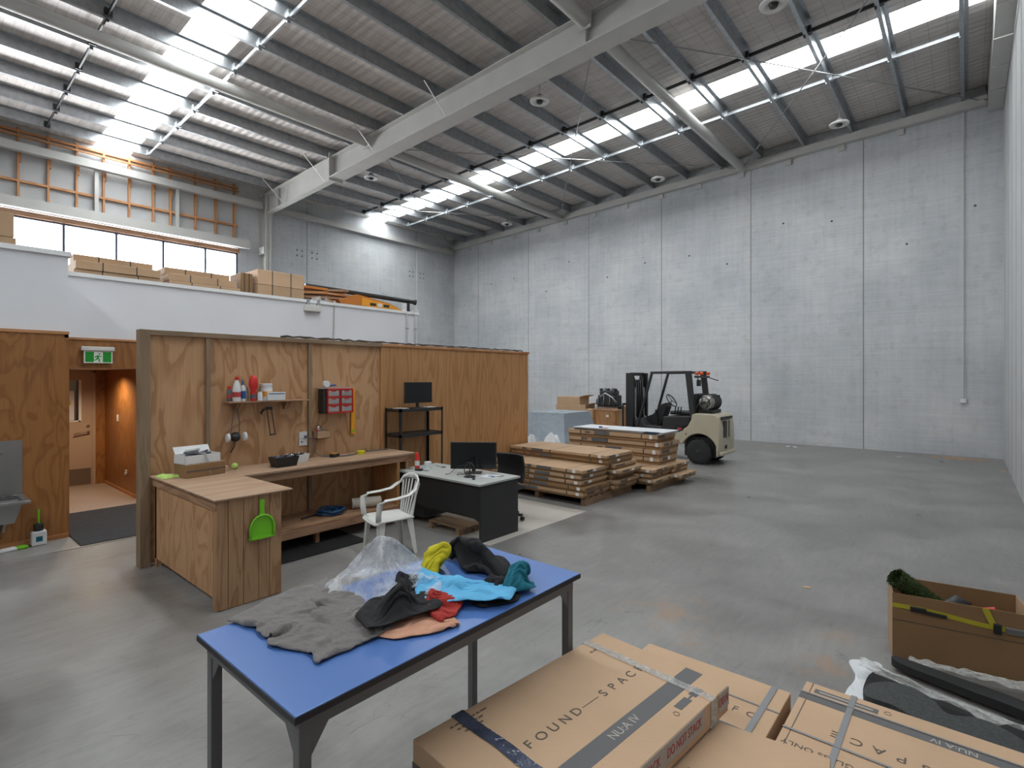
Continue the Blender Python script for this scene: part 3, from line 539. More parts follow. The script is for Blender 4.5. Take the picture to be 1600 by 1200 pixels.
t = thing('tape_gun', 'white and dark tape dispenser lying on top of the parts organiser', 'tape dispenser', (-6.53, 3.78, 1.87)); MB().lathe([(.025, -.02), (.045, -.02), (.045, .02), (.025, .02)], (0, 0, .045), 20, axis='x').build('tape_roll', 'label', t, smooth='auto'); MB().bar((0, .03, .02), (0, .14, .03), .02, .02).build('tape_handle', 'bluep', t)
t = thing('spirit_level', 'yellow spirit level hanging upright beside the parts organiser', 'level', (-6.59, 4.225, 1.205)); B(-.012, .012, -.032, .032, 0, .66).build('level_body', 'yellow', t, bevel=.003); B(.012, .014, -.018, .018, .03, .06).build('vial', 'green', t)
# outlet and cables
ot = thing('power_outlet', 'white double power outlet on the partition above the bench', 'outlet', (-6.615, 3.49, 1.20)); B(0, .014, -.055, .055, .0, .09).build('face_plate', 'pcb', ot, bevel=.002); B(0, .014, -.055, .055, -.09, -.004).build('face_plate', 'pcb', ot, bevel=.002)
B(.014, .045, .01, .045, .01, .04).build('plug', 'cable', ot); B(.0142, .0155, -.03, -.01, -.05, -.03).build('switch', 'cable', ot)
t = thing('small_carton', 'small open brown box fixed to the partition with oddments in it', 'box', (-6.61, 3.73, 1.19)); mb = MB(); mb.box(0, .11, -.1, .1, 0, .006); mb.box(.104, .11, -.1, .1, 0, .10); mb.box(0, .006, -.1, .1, 0, .11); mb.box(0, .11, -.1, -.094, 0, .10); mb.box(0, .11, .094, .1, 0, .10); mb.build('carton', 'carton', t)
MB().lathe([(.02, 0), (.045, .02), (.04, .1), (.015, .13)], (.055, -.05, .05), 14).build('clear_bag', 'clearp', t, smooth=True); MB().lathe([(.02, 0), (.03, .03), (.015, .07)], (.06, -.06, .07), 10).build('red_piece', 'redp', t, smooth=True)
mb = MB(); mb.tube([(-6.57, 3.52, 1.22), (-6.55, 3.60, 1.20), (-6.55, 3.63, 1.1), (-6.55, 3.64, 1.0), (-6.48, 3.68, .962), (-6.36, 3.8, .956), (-6.3, 3.95, .956), (-6.36, 4.12, .956), (-6.47, 4.2, .956), (-6.45, 4.4, .956), (-6.42, 4.7, .956)], .007, 8)
tag(mb.build('power_cable', 'cable', smooth=True), 'dark grey cable running from the outlet along the bench top', 'cable')
ZB = .9485
# things on the bench
def hollow(mb, x0, x1, y0, y1, z0, z1, t=.004, mi=0):
    mb.box(x0, x1, y0, y1, z0, z0+t, mi); mb.box(x0, x0+t, y0, y1, z0, z1, mi); mb.box(x1-t, x1, y0, y1, z0, z1, mi); mb.box(x0, x1, y0, y0+t, z0, z1, mi); mb.box(x0, x1, y1-t, y1, z0, z1, mi); return mb
def taper_tray(mb, w0, l0, w1, l1, h, t=.004):
    n = 4; vs = []
    for (w_, l_, z) in ((w0, l0, 0), (w1, l1, h), (w1-t*2, l1-t*2, h), (w0-t*2, l0-t*2, t)):
        vs += [(-w_/2, -l_/2, z), (w_/2, -l_/2, z), (w_/2, l_/2, z), (-w_/2, l_/2, z)]
    fs = [(0, 3, 2, 1), (12, 13, 14, 15)]
    for r_ in range(3):
        for k in range(4): fs.append((r_*4+k, r_*4+(k+1) % 4, (r_+1)*4+(k+1) % 4, (r_+1)*4+k))
    return mb.add(vs, fs)
t = thing('storage_basket', 'black plastic basket with odds and ends on the timber bench', 'basket', (-6.17, 3.02, ZB), .05); taper_tray(MB(), .15, .24, .19, .29, .115).build('basket', 'black', t)
mb = MB(); random.seed(4)
for k in range(14): a = Vector((random.uniform(-.06, .06), random.uniform(-.1, .1), .08)); mb.tube([a, a+Vector((random.uniform(-.04, .04), random.uniform(-.06, .06), .04))], .009, 6)
mb.build('contents', 'cable', t); MB().lathe([(.03, 0), (.045, .015), (.03, .05)], (.02, .08, .09), 12).build('plastic_bag', 'clearp', t, smooth=True)
t = thing('storage_basket', 'white plastic basket behind the black one on the timber bench', 'basket', (-6.33, 3.27, ZB), .1); taper_tray(MB(), .14, .20, .17, .24, .10).build('basket', 'label', t)
mb = MB()
for k in range(8): mb.tube([(random.uniform(-.05, .05), random.uniform(-.08, .0), .07), (random.uniform(-.05, .05), random.uniform(-.08, .08), .11)], .01, 6)
mb.build('contents', 'dark', t)
t = thing('green_ball', 'small yellow green ball at the back of the bench corner', 'ball', (-6.38, 2.545, ZB)); MB().lathe([(.003, 0), (.02, .004), (.032, .02), (.036, .036), (.032, .052), (.02, .068), (.003, .072)], n=18).build('ball', 'clime', t, smooth=True)
def roll_tape(label, loc, mat, r=.05, h=.05, name='tape_roll', ax='z'):
    t = thing(name, label, 'tape', loc); MB().lathe([(r*.7, 0), (r, 0), (r, h), (r*.7, h)], n=24, axis=ax).build('tape', mat, t, smooth='auto'); MB().lathe([(r*.62, .001), (r*.7, .001), (r*.7, h-.001), (r*.62, h-.001)], n=24, axis=ax).build('core', 'carton', t, smooth='auto'); return t
roll_tape('pale yellow tape roll lying beside the stacked boxes on the counter', (-6.36, 2.41, .963), 'carton2', .055, .04)
roll_tape('yellow tape roll lying on the bench near the cable', (-6.33, 4.18, ZB), 'cyel', .06, .045)
t = thing('tape_measure', 'black and yellow tape measure on the bench under the small box', 'tape measure', (-6.36, 3.80, ZB), .3); B(-.04, .04, -.06, .06, 0, .045).build('case', 'blackp', t, bevel=.01); B(-.025, .025, -.045, .045, .045, .05).build('yellow_face', 'yellow', t)
# stacked boxes on the counter
t = thing('carton', 'flat brown carton under the white box on the counter', 'box', (-6.22, 2.13, .963), .12); B(-.13, .13, -.20, .20, 0, .135).build('carton_body', 'cartond', t, bevel=.004); B(.1305, .132, -.20, .20, .06, .075).build('carton_tape', 'tdark', t)
t = thing('white_box', 'white open box full of dark cables, on the brown carton', 'box', (-6.24, 2.12, 1.099), .12); hollow(MB(), -.12, .12, -.19, .17, 0, .09).build('box_walls', 'label', t); MB().bar((-.12, .0, .09), (-.17, -.0, .16), .36, .004, up=(1, 0, 0)).build('box_flap', 'label', t)
mb = MB(); random.seed(9)
for k in range(16):
    a = [Vector((random.uniform(-.09, .09), random.uniform(-.14, .14), .06+random.uniform(0, .05))) for _ in range(4)]; mb.tube(a, .009, 6)
mb.build('cable_heap', 'cable', t, smooth=True)
MB().tube([(-.04, -.11, .12), (.02, .0, .15)], [.022, .026], 12).build('white_torch', 'label', t, smooth=True)
mb = MB(); mb.tube([(.06, -.02, .10), (.125, .01, .1), (.136, .03, .02), (.140, .04, -.06), (.15, .05, -.12)], .008, 6); mb.build('hanging_cable', 'tapew', t, smooth=True)
# cloth heap generator
def heap(outline, z0, h, seed, mat_, name, folds=1.0, ring=26, seg=110, sharp=1.6, parent=None, center=None, edge=.006, freq=7.0):
    n = len(outline); cx = sum(p[0] for p in outline)/n; cy = sum(p[1] for p in outline)/n
    if center: cx, cy = center
    def out(t):
        f = t*n; i = int(f) % n; u = f-int(f); p0, p1, p2, p3 = [outline[(i+k) % n] for k in (-1, 0, 1, 2)]
        return [.5*((2*p1[q])+(-p0[q]+p2[q])*u+(2*p0[q]-5*p1[q]+4*p2[q]-p3[q])*u*u+(-p0[q]+3*p1[q]-3*p2[q]+p3[q])*u**3) for q in (0, 1)]
    mb = MB(); vs = []; so = Vector((seed*13.1, seed*7.7, 0))
    def hh(x, y, r):
        wv = mnoise.noise(Vector((x*freq*.6, y*freq*.6, seed*3.3)))
        q = Vector((x*freq+wv*1.4, y*freq*.75+wv*1.1, 0))+so
        rd = 1-abs(mnoise.noise(q))*2.0; rd2 = 1-abs(mnoise.noise(q*2.3+Vector((5, 3, 1))))*2
        base = (1-r**2.4)
        return z0+edge+h*base*(.45+folds*(.42*max(rd, 0)**sharp+.18*max(rd2, 0)))+edge*2.2*max(0, mnoise.noise(q*1.5))
    vs.append((cx, cy, hh(cx, cy, 0)))
    for j in range(1, ring+1):
        r = j/ring
        for k in range(seg):
            ox, oy = out(k/seg); wob = 1+.03*mnoise.noise(Vector((ox*9+seed, oy*9, 2)))*r
            x = cx+(ox-cx)*r*wob; y = cy+(oy-cy)*r*wob; vs.append((x, y, hh(x, y, r)))
    fs = [(0, 1+k, 1+(k+1) % seg) for k in range(seg)]
    for j in range(ring-1):
        for k in range(seg): a = 1+j*seg+k; b = 1+j*seg+(k+1) % seg; fs.append((a, a+seg, b+seg, b))
    # edge turned down to the surface
    o = 1+(ring-1)*seg; base = len(vs)
    for k in range(seg): v = vs[o+k]; vs.append((v[0], v[1], z0+.0005))
    for k in range(seg): fs.append((o+k, base+k, base+(k+1) % seg, o+(k+1) % seg))
    fs.append(tuple(base+k for k in range(seg)))
    mb.add(vs, fs); return mb.build(name, mat_, parent, smooth='auto')
tag(heap([(-6.46, 1.80), (-6.30, 1.86), (-6.20, 1.97), (-6.23, 1.88), (-6.20, 1.80), (-6.34, 1.77)], .963, .035, 2, 'clime', 'cleaning_rag', freq=22), 'lime green rag at the front of the counter beside the brown carton', 'rag')
# under the bench
cl = thing('coiled_hose', 'coiled blue air hose on the bench lower shelf', 'hose', (-6.17, 3.63, .256)); pts = []
for k in range(170): a = k*.25; r = .12+.035*math.sin(k*.13); pts.append((r*math.cos(a)*1.0, r*1.15*math.sin(a), .015+.05*(k/170)+.012*math.sin(k*.7)))
MB().tube(pts, .011, 6).build('hose', 'coil', cl, smooth=True); MB().tube([(-.05, -.14, .02), (-.05, -.26, .02), (-.02, -.38, .012)], .012, 8).build('hose_end', 'blackp', cl, smooth=True)
t = thing('paper_roll', 'pale paper roll lying on the bench lower shelf behind the white chair', 'roll', (-6.10, 4.10, .256)); MB().tube([(-.1, -.14, .07), (.06, .20, .07)], .07, 28).build('paper', 'towelp', t, smooth='auto'); MB().tube([(.058, .196, .07), (.068, .217, .07)], .03, 20).build('core', 'cartond', t, smooth='auto')
# white chair
ch = thing('plastic_armchair', 'white plastic armchair standing between the bench and the desk', 'chair', (-5.02, 3.70, 0), math.radians(-103))
def leg(fx, fy, tx, ty, top=.42):   # tapered L-section leg
    mb = MB(); sx = 1 if fx > 0 else -1; sy = 1 if fy > 0 else -1
    for (ax, ay) in ((1, 0), (0, 1)):
        vs = []
        for (px, py, z, w_) in ((fx, fy, 0, .042), (tx, ty, top, .078)):
            a = (px, py, z); b = (px-sx*w_*ax, py-sy*w_*ay, z); th = .007
            q = (-sx*th*ay, -sy*th*ax)
            vs += [a, b, (b[0]+q[0], b[1]+q[1], z), (a[0]+q[0], a[1]+q[1], z)]
        mb.add(vs, [(0, 3, 2, 1), (4, 5, 6, 7), (0, 1, 5, 4), (1, 2, 6, 5), (2, 3, 7, 6), (3, 0, 4, 7)])
    return mb
for a in ((.235, .235, .21, .20), (.235, -.235, .21, -.20), (-.25, .205, -.20, .18), (-.25, -.205, -.20, -.18)): leg(*a).build('leg', 'chairw', ch, bevel=.002)
def seatf(u, v):
    x = -.21+.45*u; y = (v-.5)*(.40+.06*u); z = .425-.02*math.sin(PI*v)*math.sin(PI*u)-(.035*max(0, u-.85)/.15)-.012*(1-u); return (x, y, z)
MB().sheet(16, 14, seatf).build('seat', 'chairw', ch, smooth=True, solid=.012)
MB().tube([(-.20, -.20, .415), (.21, -.225, .415), (.245, -.18, .385), (.25, 0, .38), (.245, .18, .385), (.21, .225, .415), (-.20, .20, .415)], .012, 8).build('seat_skirt', 'chairw', ch, smooth=True)
for s_ in (-1, 1):
    mb = MB(); P_ = [(.225, .215*s_, .42), (.23, .235*s_, .52), (.215, .25*s_, .63), (.16, .258*s_, .655), (.02, .255*s_, .66), (-.12, .245*s_, .68), (-.20, .24*s_, .73), (-.265, .20*s_, .80), (-.29, .11*s_, .84), (-.295, 0, .85)]
    vs = []; 
    for i, p in enumerate(P_):
        w_ = .03 if i < 2 else .034
        vs += [(p[0], p[1]-w_*1.0, p[2]+(.0 if i > 2 else 0)), (p[0], p[1]+w_, p[2])] if 2 < i < 7 else ([(p[0]-w_, p[1], p[2]), (p[0]+w_, p[1], p[2])] if i <= 2 else [(p[0], p[1], p[2]-.03), (p[0], p[1], p[2]+.03)])
    mb.add(vs, [(2*i, 2*i+1, 2*i+3, 2*i+2) for i in range(len(P_)-1)]); mb.build('armrest', 'chairw', ch, smooth=True, solid=.014)
for k in range(5):
    y = (k-2)*.064; top = .815-abs(k-2)*.014
    MB().bar((-.205, y*.8, .42), (-.288, y*1.35, top), .03, .008, up=(1, 0, 0)).build('back_slat', 'chairw', ch, bevel=.002)
for s_ in (-1, 1): MB().bar((-.205, .155*s_, .42), (-.255, .185*s_, .775), .036, .010, up=(1, 0, 0)).build('back_post', 'chairw', ch, bevel=.002)
# desk
dk = thing('office_desk', 'charcoal office desk with a pale grey top', 'desk', (-6.05, 4.55, 0))
B(0, 1.64, 0, .76, .695, .72).build('desktop', 'desk', dk, bevel=.002); B(1.60, 1.625, .03, .73, .006, .695).build('side_panel', 'charc', dk); B(.02, .045, .03, .73, .006, .695).build('side_panel', 'charc', dk)
MB().prism([(.045, .28), (1.50, .28), (1.60, .24), (1.60, .695), (.045, .695)], .05, .068, 'xz').build('modesty_panel', 'charc', dk); B(.06, .48, .12, .70, .1, .68).build('pedestal', 'charc', dk)
t = thing('small_pallet', 'small timber footrest pallet on the floor under the desk', 'pallet', (-5.44, 4.62, .006))
for k in range(5): B(.0, .64, .02+k*.066, .02+k*.066+.056, .085, .10).build('deck_board', 'pallet', t)
for x in (.02, .54): MB().prism([(.0, .0), (.09, .0), (.09, .045), (.27, .045), (.27, .0), (.36, .0), (.36, .085), (.0, .085)], x, x+.06, 'yz').build('bearer', 'pallet', t)
ZD = .7205
def monitor(label, loc, rz, w_, h, stand, tilt=0.0):
    t = thing('monitor', label, 'monitor', loc, rz)
    b = MB().box(-.012, .02, -w_/2, w_/2, stand, stand+h).build('screen_housing', 'blackp', t, bevel=.004); B(-.0135, -.012, -w_/2+.012, w_/2-.012, stand+.012, stand+h-.012).build('screen_glass', 'screen', b)
    MB().box(.02, .035, -.025, .025, .02, stand+h*.4).build('stand_post', 'blackp', t); MB().box(-.07, .10, -.11, .11, 0, .012).build('stand_base', 'blackp', t, bevel=.004); return t
monitor('dark monitor standing on the black wire rack against the partition', (-6.30, 5.17, 1.533), PI, .52, .315, .085)
monitor('large dark monitor standing on the grey topped desk', (-5.02, 5.06, ZD), math.radians(128), .62, .36, .055)
cbl = thing('headset', 'black desk stand with looping cables in front of the desk monitor', 'headset stand', (-4.86, 4.83, ZD))
MB().lathe([(.075, 0), (.078, .008), (.03, .02), (.012, .03)], n=24).build('stand_base', 'blackp', cbl, smooth='auto'); MB().cyl((0, 0, .02), (0, 0, .17), .008, 8).build('stand_post', 'blackp', cbl)
MB().tube([(-.09, 0, .03), (-.10, 0, .10), (-.06, 0, .17), (0, 0, .185), (.06, 0, .165), (.09, 0, .1), (.08, 0, .04)], .006, 8).build('head_band', 'blackp', cbl, smooth=True)
MB().tube([(.02, -.05, .03), (-.12, -.08, .05), (-.22, -.02, .008), (-.15, .06, .008), (-.03, .03, .03)], .004, 6).build('cable', 'blackp', cbl, smooth=True); MB().tube([(.0, 0, .15), (-.2, -.02, .12), (-.32, -.06, .01), (-.36, -.1, .005)], .004, 6).build('cable', 'blackp', cbl, smooth=True)
t = thing('spray_can', 'red spray can standing on the left of the desk', 'can', (-5.84, 4.77, ZD)); MB().lathe([(.032, 0), (.033, .16), (.026, .175)], n=20).build('can', 'redp', t, smooth='auto'); MB().lathe([(.028, .175), (.028, .21), (.014, .235)], n=20).build('cap', 'redp', t, smooth='auto'); MB().lathe([(.0335, .05), (.0335, .12)], n=20).build('can_label', 'label', t)
for k in range(3): roll_tape('clear tape roll, %s of the small pile beside the red can' % ('bottom', 'middle', 'top')[k], (-5.72, 4.86, ZD+.035*k), 'label', .05, .033)
t = thing('desk_phone', 'small black device on the desk before the tape rolls', 'device', (-5.72, 4.70, ZD), .4); B(-.05, .05, -.03, .03, 0, .028).build('body', 'blackp', t, bevel=.006); MB().tube([(.05, 0, .012), (.1, -.02, .006), (.14, .02, .005)], .004, 6).build('cable', 'blackp', t)
tag(B(-5.98, -5.90, 4.68, 4.74, ZD, ZD+.012).build('phone_pad', 'tapew'), 'tiny grey pad at the left corner of the desk', 'pad')
t = thing('scissors', 'pair of scissors with blue black handles on the back of the desk', 'scissors', (-5.70, 5.08, ZD)); MB().bar((0, 0, .006), (-.14, .03, .006), .014, .004).build('blade', 'chrome', t); MB().tube([(0.02, .02, .006), (.06, .04, .006), (.07, .01, .006), (.03, -.01, .006)], .006, 6, closed=True).build('grip', 'cable', t, smooth=True)
t = thing('notepad', 'white papers with blue print on the right end of the desk', 'papers', (-4.66, 5.02, ZD), .25); B(-.12, .12, -.09, .09, 0, .006).build('paper', 'label', t); B(-.04, .04, -.03, .03, .0062, .0068).build('blue_print', 'bluep', t); MB().cyl((.05, -.08, .010), (.14, .08, .010), .004, 8).build('pen', 'blackp', t)
tag(MB().lathe([(.002, 0), (.02, .002), (.022, .012), (.01, .022), (.002, .023)], (-4.70, 4.74, ZD), 14).build('small_puck', 'blackp', smooth=True), 'small black puck at the front edge of the desk', 'puck')
# office chair
oc = thing('office_chair', 'black office chair behind the desk beside the monitor', 'chair', (-4.98, 5.62, .006))
def bk(u, v):
    a = (u-.5)*.50; z = .50+.40*v; return (a, .20-.16*(u-.5)**2*2+.04*math.sin(PI*v), z)
MB().sheet(14, 12, bk).build('backrest', 'black', oc, smooth=True, solid=.03, bevel=.008)
MB().box(-.24, .24, -.26, .20, .42, .48).build('seat', 'black', oc, bevel=.025); MB().bar((0, .18, .42), (0, .27, .60), .06, .02).build('back_arm', 'blackp', oc); MB().cyl((0, 0, .09), (0, 0, .42), .028, 14).build('gas_lift', 'blackp', oc, smooth='auto')
for k in range(5):
    a = k*2*PI/5+.3; MB().bar((0, 0, .10), (.29*math.cos(a), .29*math.sin(a), .075), .04, .03).build('base_arm', 'blackp', oc)
    MB().lathe([(.02, -.022), (.028, -.02), (.028, .02), (.02, .022)], (.29*math.cos(a), .29*math.sin(a), .028), 16, axis='x').build('castor', 'blackp', oc, smooth='auto')
# rack
rk = thing('wire_rack', 'black boltless shelving rack with two visible shelves by the partition', 'rack', (-6.57, 4.76, 0))
for (x, y) in ((0.0, 0), (.36, 0), (0, .82), (.36, .82)):
    mb = MB(); s1 = 1 if x == 0 else -1; s2 = 1 if y == 0 else -1; mb.box(x, x+s1*.034, y, y+s2*.003, 0.006, 1.55); mb.box(x, x+s1*.003, y, y+s2*.034, .006, 1.55); mb.build('upright', 'blackp', rk)
for z in (1.495, 1.125, .12):
    f = MB().box(.0, .36, .0, .02, z, z+.045).box(.0, .36, .80, .82, z, z+.045).box(0, .015, 0, .82, z, z+.045).box(.345, .36, 0, .82, z, z+.045).build('shelf_frame', 'blackp', rk); B(.015, .345, .02, .80, z+.028, z+.036).build('shelf_board', 'dark', f)
t = thing('paper_sheets', 'loose papers lying on top of the black rack left of the monitor', 'papers', (-6.38, 4.90, 1.542), .3); B(-.10, .10, -.07, .07, 0, .006).build('sheet', 'label', t)
t = thing('paper_sheets', 'loose papers lying on top of the black rack right of the monitor', 'papers', (-6.36, 5.42, 1.542), -.2); B(-.09, .09, -.08, .08, 0, .008).build('sheet', 'label', t)
# ================================================================ DOORWAY AND SINK SIDE
ex = thing('exit_sign', 'green running man exit sign above the corridor opening', 'sign', (-10.06, 2.02, 2.22))
B(.0, .07, -.205, .20, .185, .25).build('sign_housing', 'lampw', ex, bevel=.01); B(.025, .045, -.175, .175, .0, .185).build('sign_frame', 'signw', ex, bevel=.004)
B(.0452, .0462, -.160, -.055, .016, .170).build('green_field', 'signg', ex); B(.0452, .0462, .055, .160, .016, .170).build('green_field', 'signg', ex)
mb = MB(); X_ = .0466
def limb(pts, w_): mb.tube([(X_, a, b) for a, b in pts], w_, 6)
limb([(-.0, .115), (-.012, .075)], .013); limb([(-.008, .112), (.022, .098), (.036, .115)], .007); limb([(-.002, .115), (-.030, .105), (-.040, .082)], .007); limb([(-.012, .075), (.012, .058), (.006, .026), (.022, .022)], .008); limb([(-.012, .075), (-.028, .05), (-.050, .048)], .008)
for v in range(len(mb.v)): p = mb.v[v]; mb.v[v] = (X_+(p[0]-X_)*.05, p[1], p[2])
mb.build('running_figure', 'signg', ex)
MB().cyl((.0462, .012, .137), (.0470, .012, .137), .012, 16).build('figure_head', 'signg', ex)
t = thing('light_switch', 'white light switch on the corridor side wall', 'switch', (-11.5, 2.60, 1.28)); B(-.035, .035, -.012, 0, -.06, .06).build('face_plate', 'pcb', t, bevel=.003); B(-.008, .008, -.016, -.012, .0, .025).build('rocker', 'label', t)
t = thing('wall_outlet', 'white power outlet low on the corridor side wall', 'outlet', (-10.95, 2.60, .38)); B(-.05, .05, -.012, 0, -.035, .035).build('face_plate', 'pcb', t, bevel=.003); B(-.02, .02, -.03, -.012, -.05, -.01).build('plug', 'label', t)
t = thing('safety_notice', 'narrow dark blue and red notice at the corridor opening edge', 'notice', (-10.2, 2.60, 1.48)); B(-.12, .12, -.01, 0, .0, .30).build('blue_part', 'cable', t); B(-.12, .12, -.0102, -.0, -.13, -.0).build('red_part', 'red', t)
em = thing('emergency_light', 'white emergency light box below the parapet top', 'light', (-10.10, 5.52, 3.34)); B(.0, .09, -.17, .17, 0, .13).build('light_housing', 'lampw', em, bevel=.01); B(.0, .05, -.12, -.06, .13, .25).build('bracket', 'galvd', em); B(.0, .05, .10, .16, .13, .25).build('bracket', 'galvd', em); B(.02, .08, -.15, .15, -.01, .0).build('lens', 'tapew', em)
t = thing('conduit', 'grey cable dropping down the white parapet beside the emergency light', 'conduit', (-10.085, 6.0, 2.0)); MB().tube([(0, 0, 0), (0, .0, .8), (0, .02, 1.5), (0, .03, 1.62)], .013, 8).build('cable', 'tapew', t, smooth=True); B(-.012, .02, -.025, .025, .85, .89).build('clip', 'pcb', t)
for k, y in enumerate((7.93, 8.17)):
    t = thing('conduit', 'white pipe down the right end of the white parapet, %s of two' % ('left', 'right')[k], 'conduit', (-10.075, y, 2.0)); MB().tube([(0, 0, 0), (0, 0, 1.45), (0, -.02, 1.52), (0, -.10, 1.60)], .018, 10).build('pipe', 'pcb', t, smooth=True)
    for z in (.5, 1.15): B(-.02, .024, -.03, .03, z, z+.03).build('pipe_clip', 'tapew', t)
# sink
sk = thing('cleaner_sink', 'wall hung stainless cleaner sink with a tall splashback', 'sink', (-8.53, .70, 0))
B(.0, .008, -.45, .29, .63, 1.26).build('splashback', 'stain', sk)
mb = MB(); mb.box(.008, .56, -.45, .30, .60, .625)
MB().box(.008, .06, -.45, .30, .60, .625).box(.06, .50, -.45, -.42, .60, .625).box(.06, .50, .24, .30, .60, .625).box(.50, .56, -.45, .30, .59, .625).build('rim', 'stain', sk, bevel=.006)
MB().add([(.06,-.42,.61),(.50,-.42,.61),(.50,.24,.61),(.06,.24,.61),(.06,-.38,.36),(.38,-.38,.36),(.38,.18,.36),(.06,.18,.36)], [(0,1,5,4),(1,2,6,5),(2,3,7,6),(3,0,4,7),(4,5,6,7)]).build('bowl', 'stain', sk, solid=.004)
mb = MB()
for k in range(9): mb.bar((.07, -.36+k*.066, .635), (.49, -.36+k*.066, .635), .008, .008)
mb.bar((.07, -.38, .635), (.07, .2, .635), .012, .012); mb.bar((.49, -.38, .635), (.49, .2, .635), .012, .012); mb.build('bucket_grate', 'chrome', sk)
MB().tube([(.008, .10, 1.12), (.10, .10, 1.12), (.12, .05, 1.11), (.12, -.05, 1.10)], .012, 8).build('tap_spout', 'chrome', sk, smooth=True); MB().cyl((.02, -.02, 1.05), (.08, -.02, 1.05), .028, 14).build('tap_body', 'chrome', sk, smooth='auto')
MB().bar((.01, .2, .58), (.02, .12, .2), .03, .03).build('support_bracket', 'stain', sk)
t = thing('toilet_brush', 'white tub with a green handled brush on the floor by the sink', 'brush', (-8.40, 1.12, .007)); B(-.055, .055, -.07, .07, 0, .17).build('tub', 'label', t, bevel=.015); MB().lathe([(.045, .17), (.05, .25), (.03, .26)], n=16).build('tub_collar', 'dark', t, smooth='auto'); MB().cyl((0, 0, .2), (-.02, -.0, .42), .012, 10).build('brush_handle', 'green', t); B(.056, .057, -.03, .03, .05, .11).build('tub_label', 'cteal', t)
t = thing('cloth_pack', 'flat green and white pack on the floor by the sink', 'pack', (-8.36, .92, .007), .2); B(-.05, .05, -.16, .0, 0, .035).build('white_half', 'label', t, bevel=.012); B(-.05, .05, .0, .10, 0, .032).build('green_half', 'green', t, bevel=.012)
# wheeled stand at the left photo edge
tr = thing('wheeled_stand', 'dark wheeled stand cut off by the left edge of the photo', 'stand', (-4.40, .33, 0))
for (x, y) in ((.27, .03), (.27, -.5), (-.2, .03), (-.2, -.5)):
    MB().cyl((x, y, .09), (x, y, .66), .014, 12).build('post', 'blackp', tr, smooth='auto'); c_ = MB().lathe([(.018, -.014), (.034, -.012), (.034, .012), (.018, .014)], (x+.01, y, .035), 20, axis='y').build('castor_wheel', 'black', tr, smooth='auto'); B(x-.02, x+.05, y-.022, y-.016, .02, .09).build('castor_fork', 'stain', c_)
    MB().lathe([(.014, .66), (.022, .665), (.022, .68), (.01, .685)], (x, y, 0), 16).build('post_cap', 'label', tr, smooth='auto')
for z in (.15, .60): B(-.2, .27, -.5, .03, z, z+.02).build('shelf', 'dark', tr)
# ================================================================ BLUE TABLE
TT = 1.03
tb = thing('work_table', 'blue topped work table with grey steel legs in the foreground', 'table', (-1.83, 1.48, 0))
B(-.375, .375, -.735, .735, TT-.018, TT).build('tabletop', ['blue'], tb, bevel=.002); MB().box(-.377, .377, -.737, .737, TT-.024, TT-.003).build('edge_band', 'edge', tb)
MB().box(-.35, .35, -.71, -.67, TT-.075, TT-.025).box(-.35, .35, .67, .71, TT-.075, TT-.025).box(-.35, -.31, -.67, .67, TT-.075, TT-.025).box(.31, .35, -.67, .67, TT-.075, TT-.025).build('frame', 'tleg', tb)
for sx in (-1, 1):
    for sy in (-1, 1):
        l_ = MB().box(sx*.35, sx*.31, sy*.71, sy*.67, 0.01, TT-.075).build('leg', 'tleg', tb, bevel=.003)
        MB().prism([(sx*.31, TT-.075), (sx*.25, TT-.075), (sx*.31, TT-.16)], sy*.705, sy*.70, 'xz').build('gusset', 'tleg', l_)
        MB().prism([(sy*.67, TT-.075), (sy*.61, TT-.075), (sy*.67, TT-.16)], sx*.345, sx*.34, 'yz').build('gusset', 'tleg', l_)
        MB().box(sx*.352, sx*.308, sy*.712, sy*.668, 0, .012).build('foot_cap', 'black', l_)
